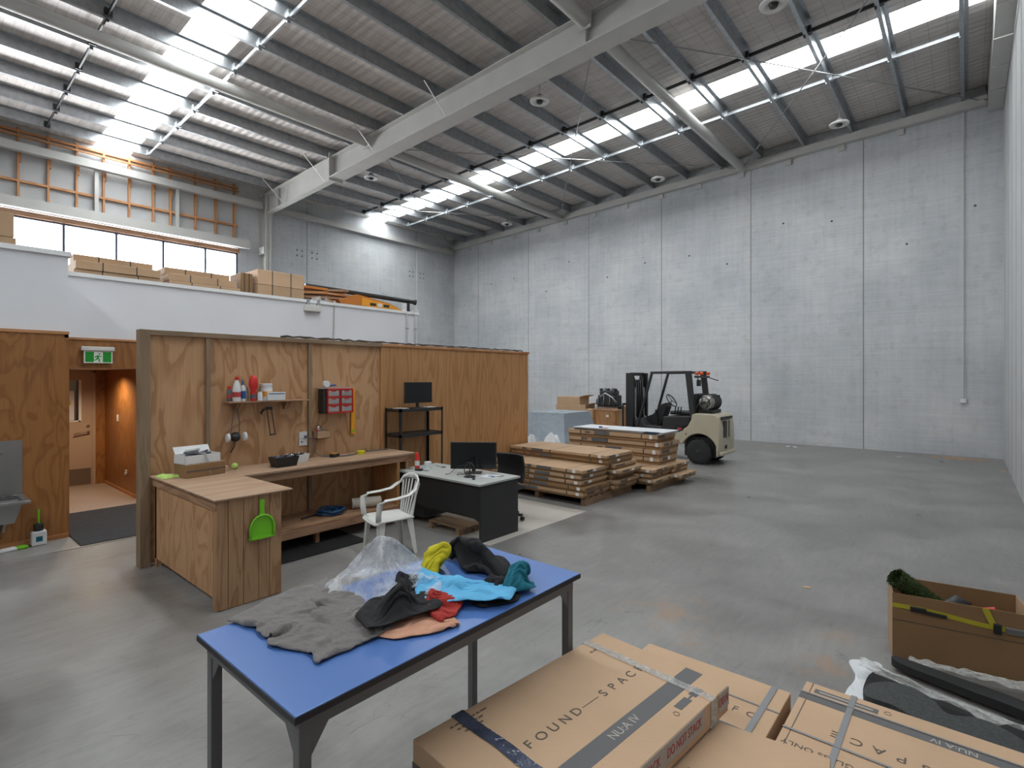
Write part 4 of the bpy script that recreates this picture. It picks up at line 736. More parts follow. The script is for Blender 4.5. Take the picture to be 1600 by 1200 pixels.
# cloths: each one is a grid laid inside its outline, dropped on the table with the cloth solver and kept as a plain mesh
DR = []
def drape(name, label, cat, outline, z, mats, lift=.06, grow=.5, seed=1, n=24, bend=.8, mass=.3, dome=.08, scale=.92, th=.005, parent=None, pin=0):
    DR.append((name, label, cat, outline, z, mats, lift, grow, seed, n, bend, mass, dome, scale, th, parent, pin))
def run_drapes(frames=26):
    pm = bpy.data.meshes.new('p'); pm.from_pydata([(-9, -9, 0), (9, -9, 0), (9, 9, 0), (-9, 9, 0)], [], [(0, 1, 2, 3)]); po = bpy.data.objects.new('p', pm); C.objects.link(po)
    po.modifiers.new('c', 'COLLISION'); po.collision.thickness_outer = .004; po.collision.cloth_friction = 30; tmp = []
    for q in DR:
        name, label, cat, outline, z, mats, lift, grow, seed, n, bend, mass, dome, scale, th, parent, pin = q
        N = len(outline); cx = sum(p[0] for p in outline)/N; cy = sum(p[1] for p in outline)/N; vs = []
        for j in range(n+1):
            for i in range(n+1):
                u = 2*i/n-1; v = 2*j/n-1; r = max(abs(u), abs(v)); t = 0
                if r > 0:
                    if abs(u) >= abs(v): t = (.25+(v/r+1)/8) if u > 0 else (.75+(1-v/r)/8)
                    else: t = (.5+(1-u/r)/8) if v > 0 else ((u/r+1)/8)
                f = (t % 1)*N; k0 = int(f) % N; w_ = f-int(f); a = outline[k0]; b = outline[(k0+1) % N]
                x = cx+(a[0]+(b[0]-a[0])*w_-cx)*r*scale; y = cy+(a[1]+(b[1]-a[1])*w_-cy)*r*scale
                k1 = mnoise.noise(Vector((x*6+seed, y*6, seed))); k2 = mnoise.noise(Vector((x*14, y*14+seed, seed*2)))
                vs.append((x+.01*k2, y+.01*k1, .01+dome*(1-r*r)+lift*(.5+.8*k1+.5*k2)))
        me = bpy.data.meshes.new('c'); me.from_pydata(vs, [], [(j*(n+1)+i, j*(n+1)+i+1, (j+1)*(n+1)+i+1, (j+1)*(n+1)+i) for j in range(n) for i in range(n)])
        o = bpy.data.objects.new('c', me); C.objects.link(o); m = o.modifiers.new('c', 'CLOTH'); st = m.settings
        if pin:
            vg = o.vertex_groups.new(name='pin'); h = n//2; vg.add([(h+a_)*(n+1)+h+b_ for a_ in range(-pin, pin+1) for b_ in range(-pin-1, pin+2)], 1, 'REPLACE'); st.vertex_group_mass = 'pin'
        st.quality = 5; st.mass = mass; st.tension_stiffness = st.compression_stiffness = 20; st.shear_stiffness = 8; st.bending_stiffness = bend; st.air_damping = 2; st.shrink_min = -grow
        cs = m.collision_settings; cs.distance_min = .004; cs.use_self_collision = True; cs.self_distance_min = .004; cs.collision_quality = 3; tmp.append(o)
    for f in range(1, frames+1): S.frame_set(f)
    dg = bpy.context.evaluated_depsgraph_get()
    for o, q in zip(tmp, DR):
        me = bpy.data.meshes.new_from_object(o.evaluated_get(dg)); me.name = q[0]
        low = min(v.co.z for v in me.vertices)
        for v in me.vertices: v.co.z = min(.5, max(0, v.co.z-low))+q[4]+.003
        me.materials.clear(); me.materials.append(M[q[5]])
        for p in me.polygons: p.use_smooth = True
        n_ = bpy.data.objects.new(q[0], me); C.objects.link(n_); md = n_.modifiers.new('t', 'SOLIDIFY') if q[14] > .003 else None
        if md: md.thickness = q[14]; md.offset = 1
        md = n_.modifiers.new('u', 'SUBSURF'); md.levels = md.render_levels = 1
        if q[15]: n_.parent = q[15]
        else: tag(n_, q[1], q[2])
    for o in tmp: bpy.data.objects.remove(o)
    bpy.data.objects.remove(po); S.frame_set(1); DR.clear()
drape('bath_towel', 'crumpled dark grey towel spread on the near end of the blue table', 'towel', [(-2.205, .87), (-1.69, .965), (-1.70, 1.24), (-2.30, 1.33)], TT, 'towel', .09, .17, 4, 38, 1.2, .6, .05, .94, .008)
drape('peach_cloth', 'peach coloured cloth lying under the black cloth near the table edge', 'cloth', [(-1.74, 1.16), (-1.60, 1.21), (-1.49, 1.36), (-1.50, 1.43), (-1.60, 1.47), (-1.70, 1.52), (-1.78, 1.44), (-1.80, 1.26)], TT, 'cpeach', .05, .25, 3, 26, 1, .4, .03, .9)
drape('black_cloth', 'black cloth bunched between the grey towel and the peach cloth', 'cloth', [(-1.80, 1.22), (-1.70, 1.20), (-1.66, 1.32), (-1.67, 1.44), (-1.75, 1.46), (-1.84, 1.40), (-1.87, 1.30)], TT+.03, 'cblack', .05, .7, 9, 24, .8, .3, .08, .8)
drape('red_cloth', 'bright red cloth between the peach and sky blue cloths', 'cloth', [(-1.72, 1.50), (-1.58, 1.41), (-1.53, 1.50), (-1.58, 1.62), (-1.68, 1.64), (-1.76, 1.58)], TT+.004, 'cred', .05, .6, 5, 22, .8, .3, .06, .72)
drape('blue_cloth', 'sky blue cloth lying in front of the dark cloths on the table', 'cloth', [(-1.93, 1.56), (-1.80, 1.52), (-1.70, 1.56), (-1.58, 1.68), (-1.62, 1.75), (-1.72, 1.74), (-1.84, 1.68), (-1.93, 1.64)], TT+.03, 'cblue', .06, .55, 3, 28, .6, .3, .06, 1.0)
drape('black_cloth', 'small black cloth showing at the left of the sky blue cloth', 'cloth', [(-1.92, 1.50), (-1.80, 1.46), (-1.76, 1.55), (-1.86, 1.63), (-1.95, 1.60)], TT, 'cblack', .04, .8, 15, 22, .6, .3, .06, .85)
drape('yellow_cloth', 'yellow cloth at the back of the pile beside the bubble wrap', 'cloth', [(-2.10, 1.62), (-1.98, 1.62), (-1.93, 1.70), (-1.93, 1.80), (-2.02, 1.84), (-2.12, 1.76)], TT, 'cyel', .06, .9, 12, 26, .6, .3, .09, .82)
drape('black_cloth', 'dark crumpled cloth at the top of the pile right of the yellow cloth', 'cloth', [(-1.93, 1.68), (-1.80, 1.70), (-1.70, 1.78), (-1.72, 1.92), (-1.82, 1.97), (-1.94, 1.86), (-1.98, 1.74)], TT, 'cblack', .06, .9, 14, 28, .6, .3, .10, .8)
drape('teal_cloth', 'teal cloth at the far right end of the pile', 'cloth', [(-1.76, 1.84), (-1.68, 1.80), (-1.58, 1.86), (-1.60, 1.96), (-1.70, 2.05), (-1.80, 2.0)], TT+.012, 'cteal', .05, .8, 18, 24, .6, .3, .07, .75)
drape('black_cloth', 'black cloth at the right edge below the teal cloth', 'cloth', [(-1.66, 1.68), (-1.56, 1.66), (-1.52, 1.76), (-1.56, 1.86), (-1.66, 1.86), (-1.70, 1.76)], TT, 'cblack', .05, .7, 19, 24, .6, .3, .06, .9)
drape('bubble_wrap', 'crumpled clear bubble wrap standing between the towel and the yellow cloth', 'bubble wrap', [(-2.18, 1.32), (-2.08, 1.28), (-1.92, 1.34), (-1.88, 1.46), (-1.94, 1.62), (-2.04, 1.66), (-2.18, 1.66), (-2.22, 1.50)], TT, 'bubble', .04, .35, 5, 34, 1.5, .3, .20, 1.05, .002, None, 2)
drape('bubble_wrap', 'lower flap of clear bubble wrap lying against the dark and sky blue cloths', 'bubble wrap', [(-2.02, 1.34), (-1.90, 1.34), (-1.80, 1.46), (-1.82, 1.56), (-1.95, 1.58), (-2.04, 1.50)], TT+.01, 'bubble', .07, .6, 6, 26, 1, .3, .10, .95, .002)
# ================================================================ FOREGROUND CARTONS
def carton(name_, label, cx, cy, z0, w_, l_, h, rz, mat_='carton2', group='flat cartons on the foreground pallet'):
    t = thing(name_, label, 'carton', (cx, cy, z0), rz, group); B(-w_/2, w_/2, -l_/2, l_/2, 0, h).build('carton_body', mat_, t, bevel=.004); return t
rz0 = math.radians(-5.2)
tc = carton('flat_carton', 'large topmost flat carton lettered FOUND SPACE in the foreground', -1.163, 1.793, .561, .66, 1.17, .11, rz0)
zt = .1105
B(.135, .215, -.585, .585, zt-.0003, zt+.0004).build('grey_band', 'grey', tc)
def letters(s_, start, pitch, size, m, t, x, z, rz=PI/2):
    for k, c_ in enumerate(s_): text('letter', c_, size, m, t, (x, start+k*pitch, z), (0, 0, rz), sx=1.1)
letters('FOUND', -.30, .068, .060, 'ink', tc, -.01, zt+.0006); letters('SPACE', .15, .068, .060, 'ink', tc, -.01, zt+.0006)
B(-.012, -.009, .01, .115, zt, zt+.0008).build('lettering_dash', 'ink', tc)
text('lettering', 'NU:A IV', .052, 'inkl', tc, (.175, .03, zt+.0008), (0, 0, PI/2))
random.seed(8)
for k in range(3):
    mb = MB(); y = -.45+.015*k
    while y < (-.28, -.31, -.33)[k]: d_ = random.uniform(.012, .03); mb.box(-.285+k*.026, -.277+k*.026, y, y+d_, zt, zt+.0006); y += d_+.006
    mb.build('faint_print_line', 'ink', tc)
text('small_print', 'GLASS', .02, 'ink', tc, (-.25, .40, zt+.0006), (0, 0, PI/2))
mb = MB(); mb.box(.24, .275, .28, .37, zt, zt+.0007); mb.box(.24, .275, .40, .47, zt, zt+.0007); mb.box(.253, .262, .37, .40, zt, zt+.0007); mb.build('dark_label', 'grey', tc)
MB().tube([(.272+.012*math.cos(a*PI/9), .245+.012*math.sin(a*PI/9), zt+.0004) for a in range(18)], .0012, 5, closed=True).build('round_mark', 'ink', tc)
def wrapstrap(t, y, w_, mats, nm, ww=.33, hh=.11, side=True, seed=1):
    def f(u, v):
        x = -ww-.003+(2*ww+.006)*u; yy = y+(v-.5)*w_*(1+.25*mnoise.noise(Vector((u*5+seed, 0, 0)))); return (x, yy+.008*mnoise.noise(Vector((u*4, seed, 1))), hh+.003+.004*abs(mnoise.noise(Vector((u*30, v*8, seed)))))
    o = MB().sheet(60, 8, f).build(nm, mats, t, smooth=True)
    MB().box(ww+.001, ww+.005, y-w_*.5, y+w_*.5, .0, hh+.003).build(nm+'_side', mats, t); MB().box(-ww-.005, -ww-.001, y-w_*.5, y+w_*.5, .0, hh+.003).build(nm+'_side', mats, t)
wrapstrap(tc, .44, .045, 'silver', 'silver_film_strap', seed=2); wrapstrap(tc, -.375, .055, 'bluefilm', 'dark_film_strap', seed=5)
B(.331, .3325, -.585, .36, .030, .108).build('warning_tape', 'tapew', tc); B(.331, .3325, .49, .585, .03, .108).build('warning_tape', 'tapew', tc)
for k in range(3): text('red_lettering', 'DO NOT STACK', .050, 'red', tc, (.3335, .20-.315*k, .068), (PI/2, 0, PI/2), sx=.72)
text('red_lettering', 'DO N', .052, 'red', tc, (.3335, .535, .068), (PI/2, 0, PI/2), sx=.6)
text('end_mark', '20', .05, 'ink', tc, (-.1, -.5862, .055), (PI/2, 0, 0)); B(-.33, .33, -.587, -.585, .0, .03).build('end_tape', 'tdark', tc)
# second carton (right)
td = carton('flat_carton', 'flat strapped carton at the bottom right with upside-down lettering', -.04, 2.71, .341, .65, 1.16, .11, PI/2)
B(.15, .205, -.58, .58, zt-.0003, zt+.0004).build('grey_band', 'grey', td)
letters('FOUND', -.42, .078, .066, 'ink', td, -.05, zt+.0006); letters('SPACE', .08, .078, .066, 'ink', td, -.05, zt+.0006); B(-.052, -.049, -.06, .04, zt, zt+.0008).build('lettering_dash', 'ink', td)
text('lettering', 'NU:A IV', .045, 'inkl', td, (.178, .0, zt+.0008), (0, 0, PI/2)); text('lettering', 'GLASS ONLY', .040, 'ink', td, (-.235, .43, zt+.0006), (0, 0, PI/2), sx=1.15)
B(.235, .275, .27, .53, zt, zt+.0007).build('dark_label', 'grey', td); B(.25, .26, .29, .51, zt+.0007, zt+.001).build('label_print', 'inkl', td)
MB().tube([(.27+.013*math.cos(a*PI/9), .235+.013*math.sin(a*PI/9), zt+.0004) for a in range(18)], .0012, 5, closed=True).build('round_mark', 'ink', td)
B(-.325, .325, .36, .385, .112, .1135).build('grey_strap', 'strap', td); B(.205, .215, -.58, .58, .1135, .1145).build('thin_strap', 'strap', td); B(-.145, -.133, -.58, .58, .1135, .1145).build('thin_strap', 'strap', td)
B(-.32, .32, .545, .549, .1105, .1112).build('carton_seam', 'tdark', td)
# third carton (behind the top one)
te = carton('flat_carton', 'flat carton showing between the top carton and the right one', -1.03, 2.53, .341, .75, .68, .11, 0)
B(-.37, .375, -.16, -.10, zt-.0003, zt+.0004).build('grey_band', 'grey', te); text('lettering', 'F  O', .06, 'ink', te, (.25, .03, zt+.0006), (0, 0, 0))
B(.29, .318, -.34, .34, .112, .1135).build('grey_strap', 'strap', te); B(-.37, .375, .12, .13, .112, .113).build('thin_strap', 'strap', te)
# fourth carton, partly under the top one, at the photo's bottom edge
tf = carton('flat_carton', 'flat carton under the top one at the middle of the bottom edge', -.628, 1.70, .451, .64, 1.16, .10, math.radians(8)); text('lettering', 'U', .07, 'ink', tf, (-.10, .22, .1006), (0, 0, PI/2))
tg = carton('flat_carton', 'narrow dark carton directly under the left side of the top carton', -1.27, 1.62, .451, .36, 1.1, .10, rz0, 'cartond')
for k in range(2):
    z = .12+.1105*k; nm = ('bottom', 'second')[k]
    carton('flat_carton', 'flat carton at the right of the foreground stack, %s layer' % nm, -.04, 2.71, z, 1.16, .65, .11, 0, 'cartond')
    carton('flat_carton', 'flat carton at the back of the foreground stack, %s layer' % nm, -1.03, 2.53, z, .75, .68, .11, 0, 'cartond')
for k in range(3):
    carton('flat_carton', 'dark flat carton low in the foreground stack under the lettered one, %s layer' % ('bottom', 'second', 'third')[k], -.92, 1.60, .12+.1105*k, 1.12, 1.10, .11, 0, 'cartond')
def pallet(label, cx, cy, sx, sy, rz=0, h=.12, m='palletd', group='timber pallets under cartons', z0=0.0):
    t = thing('timber_pallet', label, 'pallet', (cx, cy, z0), rz, group); n = max(3, int(sy/.16))
    for k in range(n): y = -sy/2+(k+.5)*sy/n; B(-sx/2, sx/2, y-.045, y+.045, h-.018, h-.001).build('deck_board', m, t)
    for x in (-sx/2+.04, 0, sx/2-.04): B(x-.04, x+.04, -sy/2, sy/2, .0, h-.018).build('bearer', m, t)
    return t
pallet('pallet under the right-hand foreground carton', -.04, 2.71, 1.1, .6); pallet('pallet under the foreground carton behind the lettered one', -1.03, 2.53, .7, .6); pallet('pallet under the lettered foreground carton', -.92, 1.60, 1.06, 1.0)
# open box
ob = thing('open_carton', 'open brown cardboard box with a yellow strap on the floor at the right', 'box', (-.40, 4.63, 0), math.radians(9)); LX, LY, HH = .74, .40, .47
B(0, LX, 0, .006, 0, HH).build('front_panel', 'cartond', ob); B(0, LX, LY-.006, LY, 0, HH).build('back_panel', 'cartond', ob); B(0, .006, .006, LY-.006, 0, HH).build('end_panel', 'carton', ob); B(LX-.006, LX, .006, LY-.006, 0, HH).build('end_panel', 'carton', ob); B(.006, LX-.006, .006, LY-.006, .0, .006).build('base_panel', 'cartond', ob)
def slp(u, v): return (LX*u, -.004-.002*math.sin(u*9), .385-.03*u+.03*(v-.5)+.008*math.sin(u*7))
sp_ = MB().sheet(40, 2, slp).build('yellow_strap', 'strapy', ob, solid=.002)
MB().bar((.50, -.003, .47), (.545, -.008, .36), .035, .002, up=(0, 1, 0)).build('strap_tail', 'strapy', sp_); B(.10, .19, -.022, -.004, .365, .40).build('ratchet', 'blackp', sp_, bevel=.004); B(.54, .58, -.024, -.004, .32, .385).build('ratchet', 'blackp', sp_, bevel=.004); B(.60, .695, -.02, -.004, .335, .375).build('strap_hook', 'stain', sp_, bevel=.004); MB().bar((.19, -.015, .375), (.30, -.012, .368), .012, .02).build('strap_hook', 'dark', sp_)
B(0, LX, -.0012, 0, .28, .286).build('fold_crease', 'tdark', ob)
def grassf(u, v):
    a = 2*PI*v; r = .055+.006*mnoise.noise(Vector((u*12, v*8, 1)))+.02*(1-u)*max(0, math.sin(a*1.0+2)); p = Vector((-.40, 4.70, .565)).lerp(Vector((-.12, 4.87, .33)), u); d = Vector((.28, .17, -.235)).normalized(); n_ = d.cross(Vector((0, 0, 1))).normalized(); b_ = d.cross(n_)
    rr = r+random.uniform(-.004, .006); return tuple(p+(n_*math.cos(a)+b_*math.sin(a))*rr)
gr = thing('grass_roll', 'rolled offcut of artificial grass leaning out of the open box', 'roll', (0, 0, 0)); random.seed(2)
g = MB(); g.sheet(60, 60, grassf); g.build('grass', 'grass', gr)
mb = MB()
for k in range(2600):
    u = random.random(); v = random.random(); p = Vector(grassf(u, v)); c0 = Vector((-.40, 4.70, .565)).lerp(Vector((-.12, 4.87, .33)), u); d = ((p-c0).normalized()+Vector((random.uniform(-.5, .5), random.uniform(-.5, .5), random.uniform(-.5, .5)))).normalized()*.016; q = Vector((random.uniform(-1, 1), random.uniform(-1, 1), random.uniform(-1, 1))).normalized()*.0018
    mb.add([p-q, p+q, p+d], [(0, 1, 2)])
o = mb.build('grass_blades', 'grass', gr); o['kind'] = 'stuff'
t = thing('broom_head', 'dark broom head with a red handle lying inside the open box', 'broom', (0, 0, 0)); MB().tube([(-.13, 4.88, .36), (-.05, 4.93, .40), (.02, 4.93, .38)], [.03, .05, .035], 12).build('broom_head', 'dark', t, smooth=True); MB().tube([(.0, 4.88, .37), (.15, 4.90, .415)], .016, 10).build('handle', 'redp', t, smooth='auto')
tag(MB().tube([(-.10, 4.80, .36), (.04, 4.78, .30)], .028, 12).build('dark_tube', 'cable', smooth='auto'), 'dark grey tube end inside the open box beside the grass roll', 'tube')
# felt and plastic on the floor
def wavyslab(name, label, pts, z, th, mats, seed, parent=None):
    n = len(pts); mb = MB(); top = []; 
    for i in range(n):
        for k in range(6):
            u = k/6; p0, p1, p2, p3 = [Vector(pts[(i+q) % n]) for q in (-1, 0, 1, 2)]; p = .5*((2*p1)+(-p0+p2)*u+(2*p0-5*p1+4*p2-p3)*u*u+(-p0+3*p1-3*p2+p3)*u**3); top.append(p)
    N = len(top); c = sum(top, Vector((0, 0)))/N
    vs = [(p.x, p.y, z) for p in top]+[(p.x, p.y, z+th+.01*mnoise.noise(Vector((p.x*4, p.y*4, seed)))) for p in top]
    mb.add(vs, [tuple(range(N-1, -1, -1)), tuple(range(N, 2*N))]+[(i, (i+1) % N, (i+1) % N+N, i+N) for i in range(N)]); o = mb.build(name, mats, parent)
    return tag(o, label, 'felt piece') if parent is None else o
wavyslab('felt_offcut', 'thick wavy dark grey felt offcut on the floor before the open box', [(-.46, 3.77), (-.45, 3.95), (-.30, 4.06), (-.16, 4.0), (-.08, 3.87), (.06, 3.93), (.20, 3.86), (.42, 3.62), (.5, 3.50), (.30, 3.55), (.05, 3.66), (-.15, 3.66), (-.30, 3.75)], .03, .075, 'foam', 3)
wavyslab('felt_offcut', 'flat dark felt sheet under the wavy offcut by the open box', [(-.50, 4.05), (-.42, 4.33), (.0, 4.20), (.55, 4.15), (.58, 3.5), (.2, 3.5), (-.2, 3.62), (-.42, 3.72)], .004, .022, 'foamd', 5)
wavyslab('felt_offcut', 'long dark felt strip along the foot of the open box', [(-.36, 4.50), (-.1, 4.45), (.3, 4.35), (.6, 4.30), (.6, 4.15), (.2, 4.25), (-.1, 4.33), (-.36, 4.42)], .03, .05, 'foamd', 6)
def slabf(pts, z):  return pts
tag(heap([(-.62, 4.38), (-.46, 4.47), (-.44, 4.30), (-.50, 4.08), (-.48, 3.90), (-.50, 3.72), (-.36, 3.66), (-.30, 3.68), (-.36, 3.58), (-.54, 3.68), (-.58, 3.9), (-.56, 4.15)], .003, .012, 31, 'whitef', 'white_foam_sheet', freq=9), 'thin white foam sheet on the floor left of the dark felt', 'foam sheet')
drape('plastic_wrap', 'crumpled clear plastic wrap lying across the dark felt', 'plastic wrap', [(-.42, 4.48), (-.28, 4.45), (-.12, 4.28), (.12, 4.16), (.34, 4.05), (.52, 4.02), (.50, 3.90), (.25, 3.96), (.02, 4.06), (-.20, 4.18), (-.38, 4.34)], .085, 'silver', .05, .3, 33, 34, .5, .2, .02, .85, .002)
drape('plastic_wrap', 'crumpled plastic wrap nearest the strapped carton', 'plastic wrap', [(-.06, 3.60), (.10, 3.66), (.34, 3.56), (.52, 3.46), (.5, 3.34), (.3, 3.42), (.08, 3.50)], .03, 'silver', .05, .3, 35, 28, .5, .2, .02, .85, .002)
drape('plastic_wrap', 'thin strip of plastic wrap right at the foot of the open box', 'plastic wrap', [(-.30, 4.57), (.0, 4.60), (.3, 4.60), (.6, 4.58), (.6, 4.42), (.3, 4.42), (0, 4.46), (-.28, 4.48)], .06, 'silver', .04, .25, 37, 28, .5, .2, .01, .85, .002)
t = thing('small_lamp_part', 'small dark red plastic piece beside the dark felt', 'plastic piece', (-.30, 3.60, .004)); MB().lathe([(.005, 0), (.03, .006), (.032, .02), (.01, .03)], n=16).build('red_piece', pbr('dark_red_plastic', (.12, .005, .01), .3), t, smooth=True)
# floor debris
def chip(label, x, y, w_, l_, m, rz, name='cardboard_scrap'):
    t = MB().prism([(-w_, -l_*.4), (-w_*.2, -l_), (w_, -l_*.5), (w_*.8, l_*.6), (0, l_), (-w_*.8, l_*.4)], .0, .006, 'xy').build(name, m); t.location = (x, y, .0); t.rotation_euler = (0, 0, rz); return tag(t, label, 'scrap')
chip('small brown cardboard scrap alone in the middle of the floor', -1.157, 5.66, .04, .022, 'carton2', .3)
for k, (x, y, m) in enumerate(((-4.45, 16.6, 'carton2'), (-4.2, 16.75, 'carton'), (-3.95, 16.95, 'label'), (-3.75, 16.9, 'label'))): chip('tiny scrap at the foot of the far wall, %s from the left' % ORD[k], x, y, .12, .05, m, k*.7)
chip('white scrap on the floor near the far wall', -1.29, 16.5, .06, .03, 'label', .4)
random.seed(12)
mb = MB()
for k in range(60):
    x = -.15+random.gauss(0, .30); y = 17.05+random.gauss(0, .14); s_ = random.uniform(.02, .06); mb.prism([(x-s_, y), (x, y-s_*.6), (x+s_, y+.01), (x, y+s_*.7)], .001, .006+random.random()*.01, 'xy')
o = mb.build('wood_chips', 'carton2'); tag(o, 'scatter of brown wood chips by the far wall at the right', 'wood chips'); o['kind'] = 'stuff'
chip('brown leaf like scrap at the foot of the right wall', .60, 15.4, .06, .05, 'carton2', .9)
chip('small dark scrap on the floor before the wood chips', -.45, 16.2, .04, .02, 'dark', .2)
# ================================================================ CARTON STACKS BEHIND THE DESK
def long_carton(label, x0, x1, y0, y1, z0, z1, m, seed, group, band=True):
    random.seed(seed); t = thing('long_carton', label, 'carton', ((x0+x1)/2, (y0+y1)/2, z0), random.uniform(-.006, .006), group)
    X = (x1-x0)/2; Y = (y1-y0)/2; H_ = z1-z0; B(-X+.016, X-.016, -Y+.018, Y-.018, 0, H_*.5).build('carton_shaded_base', 'cartond', t); B(-X, X, -Y, Y, H_*.42, H_-.003).build('carton_lid', m, t, bevel=.003)  # lower half in darker brown: shade under the lid put into its colour
    if band: a = random.uniform(-.65, .35); B(a, a+random.uniform(.2, .36), -Y-.0015, -Y, H_*.44, H_-.004).build('printed_band', 'grey', t); B(a-.22, a-.10, -Y-.0012, -Y, H_*.55, H_*.85).build('dark_print', 'ink', t)
    b = X-random.uniform(.06, .14); B(b-.06, b, -Y-.0016, -Y, H_*.4, H_-.005).build('white_label', 'label', t)
    c_ = random.uniform(-Y*.5, Y*.4); B(X, X+.0016, c_, c_+.10, H_*.45, H_-.008).build('end_label', 'label' if random.random() < .5 else 'tdark', t); d = random.uniform(-Y*.9, -Y*.6); B(X, X+.0014, d, d+.22, H_*.52, H_*.86).build('end_print', 'ink', t)
    for k in (-.62, -.1, .62): B(k*X*1.1-.010, k*X*1.1+.010, -Y-.002, Y+.002, H_*.4, H_-.0022).build('strap', 'strapd', t)
    return t
GA = 'long cartons in the stack beside the desk'; GB = 'long cartons in the stack before the forklift'; random.seed(1)
for k in range(5):
    z = .12+k*.0875; dx = (0, .05, -.04, .10, 0)[k]; m = ('carton', 'cartond', 'carton', 'carton', 'carton')[k]
    long_carton('long flat carton, front row of the stack by the desk, %s layer up' % ORD[k], -6.42, -4.50+dx*.8-(.12 if k == 3 else 0), 6.93, 7.72, z, z+.0875, m, 10+k, GA)
    long_carton('long flat carton, back row of the stack by the desk, %s layer up' % ORD[k], -6.42, -4.42+dx, 7.74, 8.54, z, z+.0875, ('carton', 'carton', 'cartond', 'carton', 'carton')[k], 20+k, GA)
for k in range(2):
    z = .5575+k*.083; long_carton('long flat carton on top of the stack by the desk, %s of two' % ('lower', 'upper')[k], -6.55, -4.45, 7.58+.02*(1-k), 8.46, z, z+.083, ('cartond', 'carton')[k], 30+k, GA)
pallet('pallet under the near long carton stack', -5.45, 7.74, 1.9, 1.5)
for k in range(3):
    z = .12+k*.0875; long_carton('long flat carton in the front row of the stack before the forklift, %s layer' % ORD[k], -6.2, -4.15+(.04, -.05, .0)[k], 8.62, 9.40, z, z+.0875, 'carton', 40+k, GB)
    long_carton('long flat carton in the back row of the stack before the forklift, %s layer' % ORD[k], -6.2, -4.10+(.12, -.05, -.03)[k], 9.42, 10.15, z, z+.0875, 'carton', 50+k, GB)
for k in range(4):
    z = .3825+k*.139; long_carton('long carton, tall part of the stack before the forklift, %s up' % ORD[k], -6.32, -4.28+(-.02, 0, .03, -.05)[k], 9.16+(.03, .0, .03, 0)[k], 9.98, z, z+.137, 'carton', 60+k, GB)
pallet('pallet under the long carton stack before the forklift', -5.15, 9.38, 1.9, 1.5)
for k in range(4):
    z = .9405+k*.013; t = thing('panel_sheet', 'thin white sheet on top of the stack before the forklift, %s of the pile' % ('bottom', 'second', 'third', 'top')[k], 'sheet', (-5.25+.02*k, 9.55-.015*k, z), .01*k-.01, 'thin sheets on the carton stack'); B(-.98, .98, -.34, .34, 0, .011).build('board', ('whitef', 'tapew', 'label', 'whitef')[k], t); B(.6, .9, -.341, -.34, .001, .010).build('edge_print', 'coil', t)
t = thing('label_print', 'small dark and pink label on the top white sheet', 'label', (-5.55, 9.24, .993)); B(-.06, -.02, -.02, .05, 0, .03).build('dark_roll', 'bluep', t); B(.0, .14, -.02, .04, 0, .006).build('pink_label', 'red', t)
# covered load, bags, boxes, crate and machine behind
cv = thing('covered_load', 'load on the floor covered by a crinkled grey blue plastic sheet', 'covered load', (0, 0, 0))
B(-7.96, -6.98, 9.94, 10.98, .02, 1.15).build('boxed_load', 'cartond', cv)
def cov(u, v):   # u round, v down
    a = u*4; i = int(a) % 4; f = a-int(a); cs = [(-7.99, 9.90), (-6.94, 9.90), (-6.94, 11.02), (-7.99, 11.02)]; p = Vector(cs[i]).lerp(Vector(cs[(i+1) % 4]), f); c = Vector((-7.46, 10.46)); d = (p-c); fl = 1+.55*v**1.3*(1+.35*mnoise.noise(Vector((u*14, v*2, 3))))+.05*mnoise.noise(Vector((u*40, v*5, 1)))*v+.04*(1-2*abs(mnoise.noise(Vector((u*18, v*3, 4)))))*v
    p = c+d*fl; return (p.x, p.y, 1.185-1.16*v+.01*mnoise.noise(Vector((u*20, v*5, 7))))
MB().sheet(160, 26, cov).sheet(24, 24, lambda u, v: (-7.99+1.05*u, 9.90+1.12*v, 1.185+.018*mnoise.noise(Vector((u*7, v*7, 2))))).build('plastic_sheet', 'tarp', cv, smooth='auto')
tag(heap([(-7.5, 8.75), (-7.15, 8.70), (-6.95, 8.95), (-7.05, 9.3), (-7.4, 9.35)], 0, 1.05, 41, 'whitef', 'white_sack', freq=3.2, folds=.5, sharp=.9), 'crumpled white sack between the partition end and the covered load', 'sack')
tag(heap([(-7.0, 9.0), (-6.65, 8.78), (-6.42, 8.98), (-6.46, 9.35), (-6.9, 9.45)], 0, 1.15, 43, 'label', 'white_sack', freq=3.2, folds=.5, sharp=.9), 'cream white sack bulging up before the covered load', 'sack')
B_ = [(-10.6, -9.6, 14.8, 15.5, 0, .75, 'cartond', 0, 'big brown carton low behind the end of the partition'), (-10.7, -9.55, 14.8, 15.45, .755, 1.10, 'carton', .04, 'wide brown carton in the middle of the pile behind the partition end'), (-10.7, -9.75, 14.85, 15.4, 1.105, 1.36, 'carton', -.03, 'tilted looking brown carton at the top of the pile behind the partition end'), (-9.45, -8.95, 14.6, 15.1, 0, .98, 'carton', .3, 'narrow brown carton right of the pile behind the partition end')]
for x0, x1, y0, y1, z0, z1, m, rz, nm in B_:
    t = thing('brown_carton', nm, 'carton', ((x0+x1)/2, (y0+y1)/2, z0), rz); B(-(x1-x0)/2, (x1-x0)/2, -(y1-y0)/2, (y1-y0)/2, 0, z1-z0).build('carton_body', m, t, bevel=.01); MB().bar(((x1-x0)/2, 0, z1-z0), ((x1-x0)/2+.22, 0, z1-z0+.06), .6, .008, up=(0, 0, 1)).build('open_flap', m, t)
tag(B(-9.4, -8.3, 16.0, 16.7, 0, 1.02).build('brown_carton', 'cartond', bevel=.01), 'long low brown carton behind the covered load', 'carton')
